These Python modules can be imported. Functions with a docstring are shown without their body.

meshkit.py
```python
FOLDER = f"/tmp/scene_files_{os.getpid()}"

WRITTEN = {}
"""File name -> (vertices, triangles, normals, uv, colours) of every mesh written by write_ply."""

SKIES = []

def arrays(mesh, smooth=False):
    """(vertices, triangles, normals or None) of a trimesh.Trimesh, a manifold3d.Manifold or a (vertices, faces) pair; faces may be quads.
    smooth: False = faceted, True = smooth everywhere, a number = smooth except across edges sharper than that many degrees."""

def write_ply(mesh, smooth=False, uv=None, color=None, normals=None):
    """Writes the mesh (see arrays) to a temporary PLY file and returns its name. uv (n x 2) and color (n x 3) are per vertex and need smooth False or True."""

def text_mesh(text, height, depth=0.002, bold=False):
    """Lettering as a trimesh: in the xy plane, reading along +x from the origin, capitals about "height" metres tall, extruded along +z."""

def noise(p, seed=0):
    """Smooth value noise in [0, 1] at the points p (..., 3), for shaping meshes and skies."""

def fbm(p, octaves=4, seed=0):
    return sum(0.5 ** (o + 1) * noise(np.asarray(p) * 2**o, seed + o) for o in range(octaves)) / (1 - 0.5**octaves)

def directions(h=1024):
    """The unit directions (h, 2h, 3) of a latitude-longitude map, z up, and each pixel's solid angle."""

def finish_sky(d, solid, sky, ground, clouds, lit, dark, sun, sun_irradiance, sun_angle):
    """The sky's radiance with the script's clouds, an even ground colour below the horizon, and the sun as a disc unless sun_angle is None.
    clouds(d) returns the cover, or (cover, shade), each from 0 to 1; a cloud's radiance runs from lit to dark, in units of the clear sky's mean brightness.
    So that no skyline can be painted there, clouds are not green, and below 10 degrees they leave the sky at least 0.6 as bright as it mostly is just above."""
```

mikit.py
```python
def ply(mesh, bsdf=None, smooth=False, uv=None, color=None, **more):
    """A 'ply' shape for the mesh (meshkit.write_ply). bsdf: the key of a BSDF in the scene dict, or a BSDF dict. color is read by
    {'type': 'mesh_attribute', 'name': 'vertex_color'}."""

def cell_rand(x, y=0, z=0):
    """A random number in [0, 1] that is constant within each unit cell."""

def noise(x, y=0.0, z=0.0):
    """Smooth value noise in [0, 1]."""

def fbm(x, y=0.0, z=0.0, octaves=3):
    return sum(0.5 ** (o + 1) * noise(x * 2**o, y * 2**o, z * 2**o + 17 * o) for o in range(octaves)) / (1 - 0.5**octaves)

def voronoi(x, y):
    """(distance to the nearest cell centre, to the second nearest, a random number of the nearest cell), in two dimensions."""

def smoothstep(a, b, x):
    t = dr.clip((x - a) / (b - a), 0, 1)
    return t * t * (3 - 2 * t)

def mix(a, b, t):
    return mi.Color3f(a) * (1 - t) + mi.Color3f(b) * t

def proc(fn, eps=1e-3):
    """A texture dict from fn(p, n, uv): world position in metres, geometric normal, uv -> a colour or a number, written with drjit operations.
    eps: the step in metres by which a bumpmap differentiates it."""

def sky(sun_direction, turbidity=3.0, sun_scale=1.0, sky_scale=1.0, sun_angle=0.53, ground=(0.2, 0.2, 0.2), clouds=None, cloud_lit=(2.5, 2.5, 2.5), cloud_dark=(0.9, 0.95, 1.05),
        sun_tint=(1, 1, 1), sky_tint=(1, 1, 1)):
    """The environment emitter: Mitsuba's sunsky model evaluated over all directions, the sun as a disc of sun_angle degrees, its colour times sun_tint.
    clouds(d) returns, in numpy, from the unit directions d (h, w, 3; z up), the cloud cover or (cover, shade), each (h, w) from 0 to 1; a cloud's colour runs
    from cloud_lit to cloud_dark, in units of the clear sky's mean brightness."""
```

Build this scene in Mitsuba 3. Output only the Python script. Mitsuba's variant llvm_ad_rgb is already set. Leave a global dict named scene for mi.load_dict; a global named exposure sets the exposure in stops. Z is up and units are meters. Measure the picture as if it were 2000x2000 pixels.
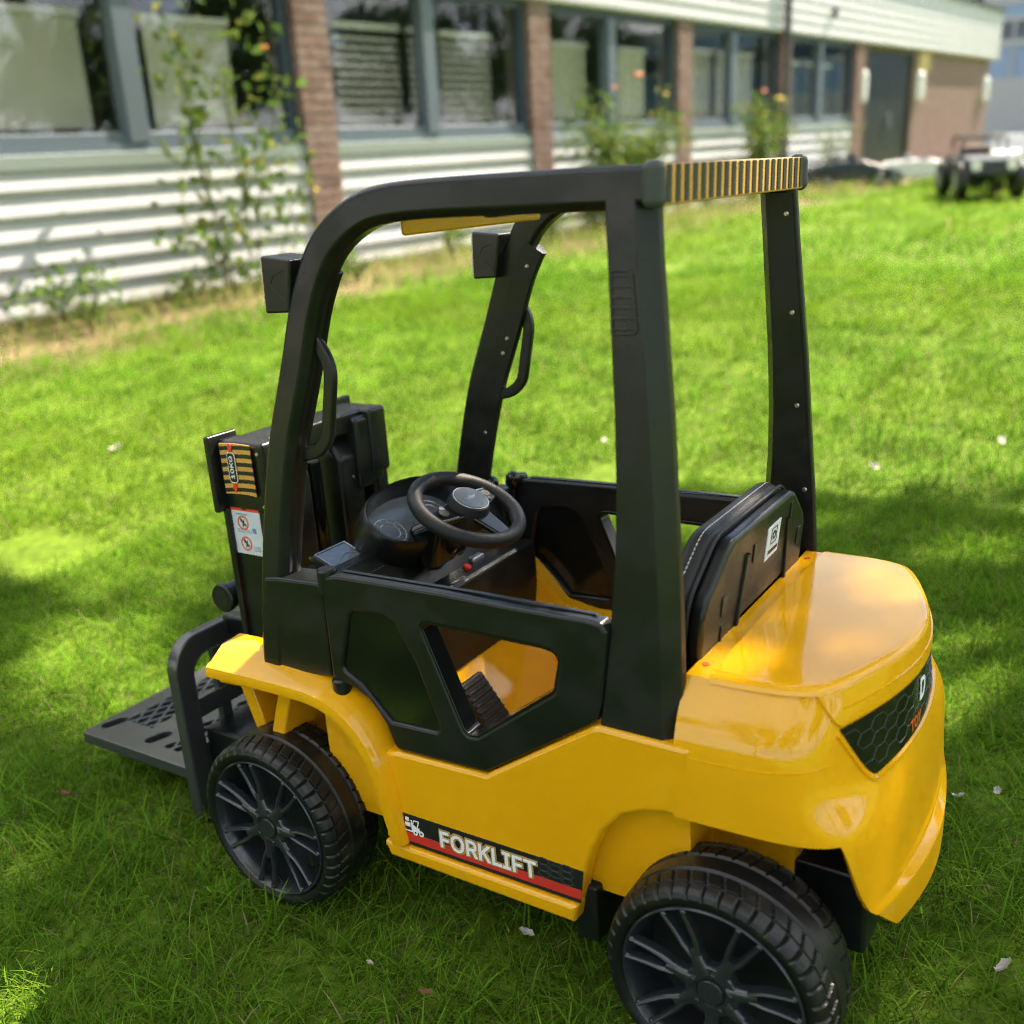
import math, random
import numpy as np
import trimesh
import manifold3d as m3
from shapely.geometry import Polygon, LineString, Point, box as sbox
from shapely import affinity
from shapely.ops import unary_union
import drjit as dr
import mitsuba as mi
import mikit, meshkit
from mikit import proc, noise, fbm, smoothstep, mix, cell_rand

random.seed(7)
rng = np.random.default_rng(7)
PI = math.pi
T4 = mi.ScalarTransform4f
scene, labels = {}, {}

# ---------------------------------------------------------------- camera, sky, exposure
exposure = 2.85
CAM = np.array([-0.3234, 1.1292, 1.0138])
CAM_DIR = np.array([0.5192, -0.7873, -0.3327])
CAM_UP = np.array([0.139, -0.3063, 0.9417])
scene['camera'] = {
    'type': 'thinlens', 'fov': 52.82, 'fov_axis': 'x', 'near_clip': 0.05, 'far_clip': 600.0,
    'aperture_radius': 0.0062, 'focus_distance': 1.36,
    'to_world': T4().look_at(origin=CAM.tolist(), target=(CAM + CAM_DIR).tolist(), up=CAM_UP.tolist())}
SUN = np.array([-0.18, -0.655, 0.735]); SUN /= np.linalg.norm(SUN)


def sky_clouds(d):
    z = np.clip(d[..., 2], 0.03, 1)
    p = np.stack([d[..., 0] / (z + .25), d[..., 1] / (z + .25), z * 0], -1)
    n = meshkit.fbm(p * 1.3 + 5.3, 5, seed=3)
    cover = np.clip((n - 0.37) / 0.13, 0, 1)
    shade = np.clip((meshkit.fbm(p * 2.1 + 9.1, 4, seed=8) - .45) * 2.2, 0, 1) * .55
    return cover, shade


scene['sky'] = mikit.sky(SUN.tolist(), turbidity=3.0, sun_scale=2.1, sky_scale=1.0, sun_tint=(.95, .98, 1.06), sky_tint=(.78, .96, 1.22), ground=(0.12, 0.17, 0.05),
                         clouds=sky_clouds, cloud_lit=(3.0, 3.0, 3.0), cloud_dark=(1.2, 1.23, 1.3))

# ---------------------------------------------------------------- materials
def bsdf(key, base, rough=.4, spec=.5, cc=0.0, ccg=.9, metal=0.0, bump=None, scale=1.0, **more):
    b = {'type': 'principled', 'base_color': {'type': 'rgb', 'value': list(base)} if not isinstance(base, dict) else base,
         'roughness': rough, 'specular': spec, 'metallic': metal, **more}
    if cc:
        b.update(clearcoat=cc, clearcoat_gloss=ccg)
    if bump is not None:
        b = {'type': 'bumpmap', 'arbitrary': bump, 'scale': scale, 'bsdf': b}
    scene[key] = {'type': 'twosided', 'bsdf': b}


VCOL = {'type': 'mesh_attribute', 'name': 'vertex_color'}


def f_grain(p, n, uv):
    return noise(p.x * 900, p.y * 900, p.z * 900)


def f_wave(p, n, uv):
    return noise(p.x * 14, p.y * 14, p.z * 14)


GRAIN = proc(f_grain, 4e-4)
WAVE = proc(f_wave, 3e-3)


def f_yellow(p, n, uv):
    k = fbm(p.x * 9, p.y * 9, p.z * 9, 3)
    return mix((.70, .345, .004), (.79, .395, .006), k)


def f_gloss(p, n, uv):
    k = fbm(p.x * 16, p.y * 16, p.z * 16, 4); s = noise(p.x * 240, p.y * 30, p.z * 240)
    return .07 + .10 * smoothstep(.45, .75, k) + .07 * smoothstep(.80, .95, s)


def f_matt(p, n, uv):
    k = fbm(p.x * 21, p.y * 21, p.z * 21, 4); s = noise(p.x * 60, p.y * 60, p.z * 400)
    return .28 + .16 * smoothstep(.35, .7, k) + .12 * smoothstep(.78, .95, s)


def f_tyre(p, n, uv):
    k = fbm(p.x * 30, p.y * 30, p.z * 30, 4); g = noise(p.x * 260, p.y * 260, p.z * 260)
    return mix((.0060, .0070, .0070), (.030, .027, .019), smoothstep(.52, .78, k) * (.35 + .65 * g))


def f_black(p, n, uv):
    k = fbm(p.x * 25, p.y * 25, p.z * 25, 3)
    return mix((.0040, .0055, .0055), (.0075, .0095, .0095), k)


bsdf('yellow_plastic', proc(f_yellow), proc(f_gloss), .62, bump=WAVE, scale=.0007)
bsdf('yellow_roof', (.78, .36, .005), .25, .5)
bsdf('black_plastic', proc(f_black), proc(f_matt), .48, bump=GRAIN, scale=.00011)
bsdf('black_gloss', (.0045, .006, .0055), .12, .5)
bsdf('black_soft', (.008, .009, .010), .55, .4, bump=GRAIN, scale=.00016)
bsdf('fork_plastic', (.040, .042, .044), .20, 1.0, bump=GRAIN, scale=.00006)
bsdf('cap_plastic', (.045, .055, .055), .5, .4)
bsdf('tyre_rubber', proc(f_tyre), .36, .45, bump=GRAIN, scale=.00012)
bsdf('rim_plastic', (.017, .020, .024), .24, .8)
bsdf('leather', (.010, .011, .013), .5, .45, bump=GRAIN, scale=.00028)
bsdf('steel', (.55, .55, .55), .3, .5, metal=1.0)
bsdf('white_print', (.78, .79, .80), .45, .4)
bsdf('red_print', (.55, .035, .025), .4, .4)
bsdf('red_plastic', (.75, .05, .02), .25, .5)
bsdf('gold_print', (.42, .27, .09), .4, .4)
bsdf('orange_print', (.60, .12, .02), .4, .4)
bsdf('amber_print', (.62, .33, .07), .45, .4)
bsdf('dark_print', (.012, .014, .015), .35, .45)
bsdf('grey_print', (.035, .042, .042), .35, .45)
bsdf('screen_grey', (.10, .12, .14), .18, .6)
bsdf('thread', (.5, .5, .5), .7, .3)
bsdf('silver', (.55, .55, .56), .22, .5, metal=.8)
bsdf('label_paper', (.55, .62, .70), .5, .4)
bsdf('blue_print', (.15, .25, .42), .5, .4)

# ---------------------------------------------------------------- mesh helpers
V = np.array([[0.9993, 0.0007, 0.038], [0.0, 0.9998, -0.0192], [-0.038, 0.0192, 0.9991]])   # the toy stands on slightly sloping lawn


def fix(m):
    if m.volume < 0:
        m.invert()
    return m


def mesh(v, f):
    return trimesh.Trimesh(np.asarray(v, float), np.asarray(f, int), process=False)


def cat(*ms):
    return trimesh.util.concatenate([x for x in ms if x is not None])


def loft(rings, caps=True, closed=True):
    R = np.asarray(rings, float); n, m = R.shape[:2]
    f = []
    for i in range(n - 1):
        a, b = i * m, (i + 1) * m
        j = np.arange(m if closed else m - 1); k = (j + 1) % m
        f.append(np.stack([a + j, a + k, b + k], 1)); f.append(np.stack([a + j, b + k, b + j], 1))
    v = R.reshape(-1, 3)
    if caps and closed:
        for i, fl in ((0, True), (n - 1, False)):
            c = len(v); v = np.vstack([v, R[i].mean(0)])
            j = np.arange(m); k = (j + 1) % m
            t = np.stack([i * m + j, i * m + k, np.full(m, c)], 1)
            f.append(t[:, ::-1] if fl else t)
    return mesh(v, np.vstack(f))


def rounded(poly, r, q=5):
    return poly.buffer(r, quad_segs=q).buffer(-2 * r, quad_segs=q).buffer(r, quad_segs=q)


def _offset(c, d):
    """closed ring c (n,2), ccw, moved inward by d along the vertex bisectors"""
    a, b = np.roll(c, 1, 0), np.roll(c, -1, 0)
    e1 = c - a; e2 = b - c
    e1 /= np.linalg.norm(e1, axis=1)[:, None] + 1e-12; e2 /= np.linalg.norm(e2, axis=1)[:, None] + 1e-12
    n1 = np.c_[-e1[:, 1], e1[:, 0]]; n2 = np.c_[-e2[:, 1], e2[:, 0]]
    n = n1 + n2; l = (n * n).sum(1)[:, None]
    n = 2 * n / np.maximum(l, .6)
    return c + n * d


def prism(poly, lo, hi, b=.003, axis='y', steps=3, both=True):
    """polygon (shapely, in the two other axes) extruded with rounded edges; axis y: polygon in (x, z)"""
    if poly.geom_type != 'Polygon':
        return cat(*[prism(g, lo, hi, b, axis, steps, both) for g in poly.geoms])
    poly = poly.simplify(2e-4)
    poly = Polygon(poly.exterior, poly.interiors)
    rings = [(np.array(poly.exterior.coords)[:-1], 1)] + [(np.array(i.coords)[:-1], -1) for i in poly.interiors]
    prof = []
    for k in range(steps + 1):
        t = PI / 2 * k / steps
        prof.append((lo + b * (1 - math.sin(t)), b * (1 - math.cos(t))))
    prof = [(lo + b * (1 - math.sin(PI / 2 * (k / steps))), b * (1 - math.cos(PI / 2 * (k / steps)))) for k in range(steps, -1, -1)] if both else [(lo, 0)]
    prof += [(hi - b * (1 - math.sin(PI / 2 * (k / steps))), b * (1 - math.cos(PI / 2 * (k / steps)))) for k in range(steps + 1)]
    vs, fs, base = [], [], 0
    capr = {0: [], len(prof) - 1: []}
    for c, sg in rings:
        area = .5 * np.sum(c[:, 0] * np.roll(c[:, 1], -1) - np.roll(c[:, 0], -1) * c[:, 1])
        if area * sg < 0:
            c = c[::-1]
        m = len(c)
        for i, (h, o) in enumerate(prof):
            r = _offset(c, o)
            if i in capr:
                capr[i].append(r)
            vs.append(np.c_[r, np.full(m, h)])
        for i in range(len(prof) - 1):
            a, d = base + i * m, base + (i + 1) * m
            j = np.arange(m); k = (j + 1) % m
            fs.append(np.stack([a + j, a + k, d + k], 1)); fs.append(np.stack([a + j, d + k, d + j], 1))
        base += m * len(prof)
    for i, rr in capr.items():
        pp = Polygon(rr[0], rr[1:])
        if not pp.is_valid:
            pp = pp.buffer(0)
        for g in getattr(pp, 'geoms', [pp]):
            v2, f2 = trimesh.creation.triangulate_polygon(g, engine='earcut')
            f2 = np.asarray(f2); 
            e = v2[f2]; ar = (e[:, 1, 0] - e[:, 0, 0]) * (e[:, 2, 1] - e[:, 0, 1]) - (e[:, 1, 1] - e[:, 0, 1]) * (e[:, 2, 0] - e[:, 0, 0])
            f2 = np.where((ar < 0)[:, None], f2[:, ::-1], f2)
            vs.append(np.c_[v2, np.full(len(v2), prof[i][0])]); fs.append((f2[:, ::-1] if i == 0 else f2) + base); base += len(v2)
    v = np.vstack(vs)
    v = {'z': v, 'y': v[:, [0, 2, 1]], 'x': v[:, [2, 0, 1]]}[axis]
    return fix(mesh(v, np.vstack(fs)))


def hs(points, r, seg=14):
    """hull of spheres"""
    rs = np.broadcast_to(r, len(points))
    h = m3.Manifold.batch_hull([m3.Manifold.sphere(float(q), seg).translate(tuple(map(float, p))) for p, q in zip(points, rs)])
    g = h.to_mesh()
    return mesh(np.array(g.vert_properties)[:, :3], np.array(g.tri_verts))


def rbox(x0, x1, y0, y1, z0, z1, r=.004, seg=12):
    return hs([(x, y, z) for x in (x0 + r, x1 - r) for y in (y0 + r, y1 - r) for z in (z0 + r, z1 - r)], r, seg)


def box(x0, x1, y0, y1, z0, z1):
    m = trimesh.creation.box((x1 - x0, y1 - y0, z1 - z0)); m.apply_translation(((x0 + x1) / 2, (y0 + y1) / 2, (z0 + z1) / 2))
    return m


def spline(pts, n):
    from scipy.interpolate import CubicSpline
    p = np.asarray(pts, float); t = np.r_[0, np.cumsum(np.linalg.norm(np.diff(p, axis=0), axis=1))]
    return CubicSpline(t, p)(np.linspace(0, t[-1], n))


def polyround(pts, r, n=6):
    """3-D polyline with rounded corners"""
    p = np.asarray(pts, float); out = [p[0]]
    for i in range(1, len(p) - 1):
        a, b = p[i - 1] - p[i], p[i + 1] - p[i]; la, lb = np.linalg.norm(a), np.linalg.norm(b)
        k = min(r, la * .45, lb * .45); s, e = p[i] + a / la * k, p[i] + b / lb * k
        for t in np.linspace(0, 1, n):
            out.append((1 - t) ** 2 * s + 2 * t * (1 - t) * p[i] + t * t * e)
    return np.array(out + [p[-1]])


def sweep(path, sec, up=(0, 0, 1), closed=False, scale=None):
    """section sec (m,2): first coordinate along the side vector, second along the other normal"""
    p = np.asarray(path, float)
    t = np.gradient(p, axis=0) if not closed else np.roll(p, -1, 0) - np.roll(p, 1, 0)
    t /= np.linalg.norm(t, axis=1)[:, None]
    up = np.broadcast_to(np.asarray(up, float), p.shape)
    a = np.cross(t, up); a /= np.linalg.norm(a, axis=1)[:, None] + 1e-12
    b = np.cross(a, t)
    sec = np.asarray(sec, float); s = np.ones(len(p)) if scale is None else np.asarray(scale)
    R = p[:, None] + (a[:, None] * sec[None, :, :1] + b[:, None] * sec[None, :, 1:]) * s[:, None, None]
    if closed:
        R = np.concatenate([R, R[:1]])
    return fix(loft(R, caps=not closed))


def circ(r, n=12, ry=None):
    t = np.linspace(0, 2 * PI, n, endpoint=False)
    return np.c_[r * np.cos(t), (ry or r) * np.sin(t)]


def rrect(w, h, r, q=4):
    g = sbox(-w / 2 + r, -h / 2 + r, w / 2 - r, h / 2 - r).buffer(r, quad_segs=q)
    return np.array(g.exterior.coords)[:-1]


def tube(pts, r, n=10, up=(0, 0, 1)):
    return sweep(pts, circ(r, n), up)


def cyl(a, b, r, n=20, r2=None, bev=0.0):
    a, b = np.asarray(a, float), np.asarray(b, float); d = b - a; L = np.linalg.norm(d); d /= L
    u = np.cross(d, (0, 0, 1) if abs(d[2]) < .9 else (1, 0, 0)); u /= np.linalg.norm(u); w = np.cross(d, u)
    t = np.linspace(0, 2 * PI, n, endpoint=False); c = np.cos(t)[:, None] * u + np.sin(t)[:, None] * w
    r2 = r if r2 is None else r2
    rr = [(0, r - bev), (bev, r), (L - bev, r2), (L, r2 - bev)] if bev else [(0, r), (L, r2)]
    return fix(loft([a + d * h + c * q for h, q in rr]))


def lathe(prof, n=64, axis='y', phase=0.0):
    """prof (m,2): radius, height along the axis"""
    prof = np.asarray(prof, float); t = np.linspace(0, 2 * PI, n, endpoint=False) + phase
    R = np.stack([np.stack([prof[:, 0] * math.cos(a), prof[:, 1], prof[:, 0] * math.sin(a)], 1) for a in t])
    m = len(prof); f = []
    for i in range(n):
        a, b = i * m, ((i + 1) % n) * m; j = np.arange(m - 1)
        f.append(np.stack([a + j, a + j + 1, b + j + 1], 1)); f.append(np.stack([a + j, b + j + 1, b + j], 1))
    return mesh(R.reshape(-1, 3), np.vstack(f))


def xform(m, M=None, t=(0, 0, 0)):
    m = m.copy(); v = np.array(m.vertices)
    if M is not None:
        v = v @ np.asarray(M, float).T
    m.vertices = v + np.asarray(t, float)
    return m


def mirror(m):
    m = m.copy(); m.vertices = np.array(m.vertices) * [1, -1, 1]; m.invert()
    return m


def rot(axis, deg):
    return trimesh.transformations.rotation_matrix(math.radians(deg), axis)[:3, :3]


def key_for(key):
    if key not in scene and key not in labels:
        return key
    i = 1
    while f'{key}_{i:03d}' in scene or f'{key}_{i:03d}' in labels:
        i += 1
    return f'{key}_{i:03d}'


def put(key, m, mat, smooth=30, label=None, color=None):
    """one entry of the scene; takes the next number when the key is taken"""
    key = key_for(key)
    scene[key] = mikit.ply(m, mat, smooth=smooth, color=color)
    if label:
        labels[key] = {'label': label}
    return key


def tag(key, label, cat=None, group=None, kind=None):
    d = {'label': label}
    if cat: d['category'] = cat
    if group: d['group'] = group
    if kind: d['kind'] = kind
    labels[key] = d
    return key


def share(src, dst, M=None, t=(0, 0, 0)):
    """copy of an entry under another key with another place"""
    A = np.eye(4)
    if M is not None: A[:3, :3] = M
    A[:3, 3] = t
    k = key_for(dst)
    scene[k] = {**scene[src], 'to_world': T4(A.tolist())}
    return k
# ================================================================ the ride-on forklift
FK = 'ride_on_forklift'
tag(FK, 'yellow and black ride-on toy forklift truck standing on the grass in the foreground', 'toy forklift')


def fk(part, m, mat, smooth=30, label=None):
    """a part of the forklift, given in the forklift's own axes (x forward, y to its left, z up)"""
    return put(f'{FK}__{part}', xform(m, V), mat, smooth, label)


def arr(*p):
    return np.array(p, float)


def lean(m, z0=.39, k=.0533):
    """posts and roof rails lean inwards: outer face y=.245 at z=.39"""
    m = m.copy(); v = np.array(m.vertices); s = np.sign(v[:, 1]); v[:, 1] -= s * np.clip(v[:, 2] - z0, 0, .6) * k; m.vertices = v
    return m


def both(part, m, mat, smooth=30):
    return fk(part, m, mat, smooth), fk(part, mirror(m), mat, smooth)


# ---- rear shell: outlines of its left half at several heights, front to the middle of the back
HGT = arr(.155, .2045, .2105, .31, .36, .40, .43, .452, .4655)
_L = dict(a=[(.056, .2512), (0, .2507), (-.06, .2490), (-.105, .239), (-.130, .214), (-.145, .168), (-.158, .115), (-.1695, .058), (-.173, 0)],
          b=[(.056, .2512), (0, .2507), (-.06, .2492), (-.107, .240), (-.133, .217), (-.148, .176), (-.1605, .120), (-.1705, .060), (-.174, 0)],
          c=[(.056, .2512), (0, .2507), (-.06, .2494), (-.108, .2405), (-.1335, .2185), (-.1455, .182), (-.1535, .125), (-.1605, .062), (-.163, 0)],
          d=[(.056, .2512), (0, .2507), (-.058, .249), (-.102, .240), (-.127, .219), (-.139, .193), (-.1470, .138), (-.1515, .068), (-.153, 0)],
          e=[(.056, .2514), (0, .2508), (-.05, .248), (-.086, .234), (-.106, .211), (-.117, .178), (-.135, .112), (-.145, .052), (-.1478, 0)],
          f=[(.056, .2475), (0, .2475), (-.045, .245), (-.078, .231), (-.098, .209), (-.110, .181), (-.132, .112), (-.144, .052), (-.1472, 0)],
          g=[(.056, .236), (0, .236), (-.042, .234), (-.072, .223), (-.092, .205), (-.104, .182), (-.130, .112), (-.1438, .052), (-.1474, 0)],
          h=[(.056, .2195), (0, .2192), (-.037, .2170), (-.064, .210), (-.084, .199), (-.0968, .183), (-.125, .112), (-.1422, .052), (-.1465, 0)],
          i=[(.056, .2050), (0, .2045), (-.033, .2025), (-.058, .1985), (-.077, .192), (-.090, .181), (-.1175, .112), (-.1375, .052), (-.1425, 0)])
from scipy.interpolate import PchipInterpolator, CubicSpline
NTT = 161
def _dense(c):
    c = arr(*c); m = c[:-1][::-1] * [1, -1]; q = np.vstack([c, m])
    return PchipInterpolator(np.arange(len(q)), q)(np.linspace(0, len(q) - 1, NTT))
from scipy.ndimage import gaussian_filter1d
_ZG = np.linspace(.155, .4655, 208)
_G = PchipInterpolator(HGT, np.stack([_dense(_L[k]) for k in 'abcdefghi']))(_ZG)
_G = np.where((_ZG > .222)[:, None, None], gaussian_filter1d(_G, 9, axis=0, mode='nearest') , _G)
_G = gaussian_filter1d(_G, 5, axis=1, mode='nearest'); _G[:, 0, 0] = _G[:, -1, 0] = .056
_OUT = PchipInterpolator(_ZG, _G)
TTS = np.linspace(0, 2, NTT)


def outline(z):
    return _OUT(np.clip(z, HGT[0], HGT[-1]))


def shell(t, z, out=0.0):
    """point of the rear shell; t: 0 left front, 1 middle of the back, 2 right front"""
    o = outline(z); tg_ = np.gradient(o, axis=0); n_ = np.c_[-tg_[:, 1], tg_[:, 0]] * -1; n_ /= np.linalg.norm(n_, axis=1)[:, None]
    x, y, nx, ny = [np.interp(t, TTS, q_) for q_ in (o[:, 0], o[:, 1], n_[:, 0], n_[:, 1])]
    if ny * y < 0: nx, ny = -nx, -ny
    elif abs(y) < 1e-6 and nx > 0: nx, ny = -nx, -ny
    return arr(x + nx * out, y + ny * out, z)


def t_of_y(y, z):
    o = outline(z); i = np.argsort(o[:, 1], kind='stable')
    return float(np.interp(y, o[i, 1] + np.arange(NTT) * 1e-9, TTS[i]))


x31 = outline(.31)[:, 0]
zl = .311 + (.156 - .311) * np.clip((-.119 - x31) / .026, 0, 1)
TV = np.linspace(0, 1, 64)
rows = []
for t in TV:
    z_ = .156 + (.4655 - .156) * t
    rows.append([shell(a, max(z_, l)) for a, l in zip(TTS, zl)])
rows = np.array(rows)
m_shell = loft(rows, caps=False, closed=False)
low = rows[0]; lin = np.array([shell(a, p[2], -.006) for a, p in zip(TTS, low)]); up2 = np.array([shell(a, min(p[2] + .035, .4), -.008) for a, p in zip(TTS, low)])
m_lip = loft(np.array([up2, lin, low]), caps=False, closed=False)
top = rows[-1]
fan = np.array([np.linspace(p, [.056, p[1] * .2, p[2] + .0006], 6) for p in top])
m_deck = loft(np.transpose(fan, (1, 0, 2)), caps=False, closed=False)
m_front = loft(np.array([[[X, r[0, 1], r[0, 2]], [X, r[-1, 1], r[-1, 2]]] for r in rows for X in [.056]]), caps=False, closed=False)
RS = fk('rear_shell', cat(m_shell, m_lip, m_deck, m_front), 'yellow_plastic', True)


def strip_on_shell(ts, zs, w=.0022, h=.0012, out=0.0):
    P = np.array([shell(a, b, out) for a, b in zip(ts, zs)]); Q = np.array([shell(a, b, out + .01) for a, b in zip(ts, zs)])
    return sweep(P, [(-w, -.001), (w, -.001), (w * .5, h), (-w * .5, h)], up=Q - P)


fk('rear_shell__belt_line', strip_on_shell(np.linspace(.02, .50, 30), np.linspace(.3865, .391, 30), .0013, .0007), 'yellow_plastic')
fk('rear_shell__belt_line', strip_on_shell(np.linspace(1.50, 1.98, 30), np.linspace(.391, .3865, 30), .0013, .0007), 'yellow_plastic')
for s in (1, -1):
    fk('screw', cyl((.045, s * .181, .4655), (.045, s * .181, .4668), .0042, 16), 'orange_print')

# ---- engine cover: nearly flat lid with a rounded apron over the grille
t0 = float(np.interp(-.028, -outline(.4655)[:80, 0], TTS[:80]))
ts = np.linspace(t0, 2 - t0, 141)
yo = np.interp(ts, TTS, outline(.43)[:, 1])
side_k = np.clip((np.abs(ts - 1) - .40) / .10, 0, 1); side_k = side_k * side_k * (3 - 2 * side_k)
zb = .4255 + (.4625 - .4255) * side_k
loops = [[shell(a, z, -.004) for a, z in zip(ts, zb)], [shell(a, z, .0030) for a, z in zip(ts, zb)]]
for k in np.linspace(.06, 1, 14):
    loops.append([shell(a, z + (.4625 - z) * k, .0034) for a, z in zip(ts, zb)])
for k in np.linspace(.15, 1, 8):
    th_ = k * PI / 2
    loops.append([shell(a, .4655, .0034 - .013 * (1 - math.cos(th_))) + arr(0, 0, -.003 + .0075 * math.sin(th_)) for a in ts])
loops = [np.array(l) for l in loops]
edge = loops[-1]
for t in np.linspace(.04, 1, 16):
    q = edge * (1 - t) + np.c_[np.full(len(edge), .028), edge[:, 1] * .985, edge[:, 2]] * t
    q[:, 0] = np.minimum(q[:, 0], .028)
    r2 = np.clip(np.abs(q[:, 1]) / .19, 0, 1); fr = np.clip((.028 - q[:, 0]) / .18, 0, 1)
    q[:, 2] = edge[:, 2] + .0035 * (1 - r2 ** 2) * (1 - (1 - t) ** 3) + .0015 * (1 - fr) * t
    loops.append(q)
lastl = loops[-1].copy(); lastl[:, 2] -= .006; loops.append(lastl)
EC = fk('engine_cover', loft(np.array(loops), caps=False, closed=False), 'yellow_plastic', 50)
fk('engine_cover__ridge', strip_on_shell(np.linspace(.62, 1.38, 60), np.full(60, .4435), .0020, .0010, .0034), 'yellow_plastic')

# ---- grille
GY_ = np.linspace(-.186, .186, 81)
d = np.abs(GY_) / .186
gb = .354 + (.4225 - .354) * np.clip((d - .76) / .24, 0, 1) ** 1.35
gr = []
for t in np.linspace(0, 1, 14):
    gr.append([shell(t_of_y(y, b + (.4235 - b) * t), b + (.4235 - b) * t, .0012) for y, b in zip(GY_, gb)])
fk('grille', loft(np.array(gr), caps=False, closed=False), 'black_gloss', True)
rt = np.array([t_of_y(y * 1.02, b) for y, b in zip(GY_, gb)])
fk('grille__surround', strip_on_shell(rt, gb - .004, .0032, .0032), 'yellow_plastic', 40)
hexm = []
hw = .0165
for i in range(-8, 9):
    for j in range(0, 6):
        cy = i * hw * 1.5; cz = .345 + j * hw * 1.732 * .62 + (hw * .54 if i % 2 else 0)
        for k in range(3):
            a0, a1 = PI / 3 * k, PI / 3 * (k + 1)
            Q = []
            for t in np.linspace(0, 1, 4):
                yy = cy + hw * ((1 - t) * math.cos(a0) + t * math.cos(a1)); zz = cz + hw * .62 * ((1 - t) * math.sin(a0) + t * math.sin(a1))
                if abs(yy) > .182 or zz > .4225 or zz < np.interp(yy, GY_, gb) + .001: break
                Q.append((t_of_y(yy, zz), zz))
            else:
                Q = np.array(Q); hexm.append(strip_on_shell(Q[:, 0], Q[:, 1], .0008, .0004, .0014))
HK = fk('grille__honeycomb', cat(*hexm), 'grey_print', False)
labels[HK] = {'label': 'grey honeycomb lines on the black grille', 'kind': 'stuff'}


def letters_on_shell(text, y0, z0, h, out, bold=True):
    m = meshkit.text_mesh(text, h, .0006, bold); v = np.array(m.vertices)
    m.vertices = np.array([shell(t_of_y(y0 - X, z0 + Y), z0 + Y, out + Z) for X, Y, Z in v])   # reads left to right seen from behind
    return fix(m)


fk('grille__lettering', letters_on_shell('D', .022, .387, .026, .0022), 'white_print', False)
fk('grille__lettering', letters_on_shell('TOY', .052, .361, .013, .0022), 'orange_print', False)

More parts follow.
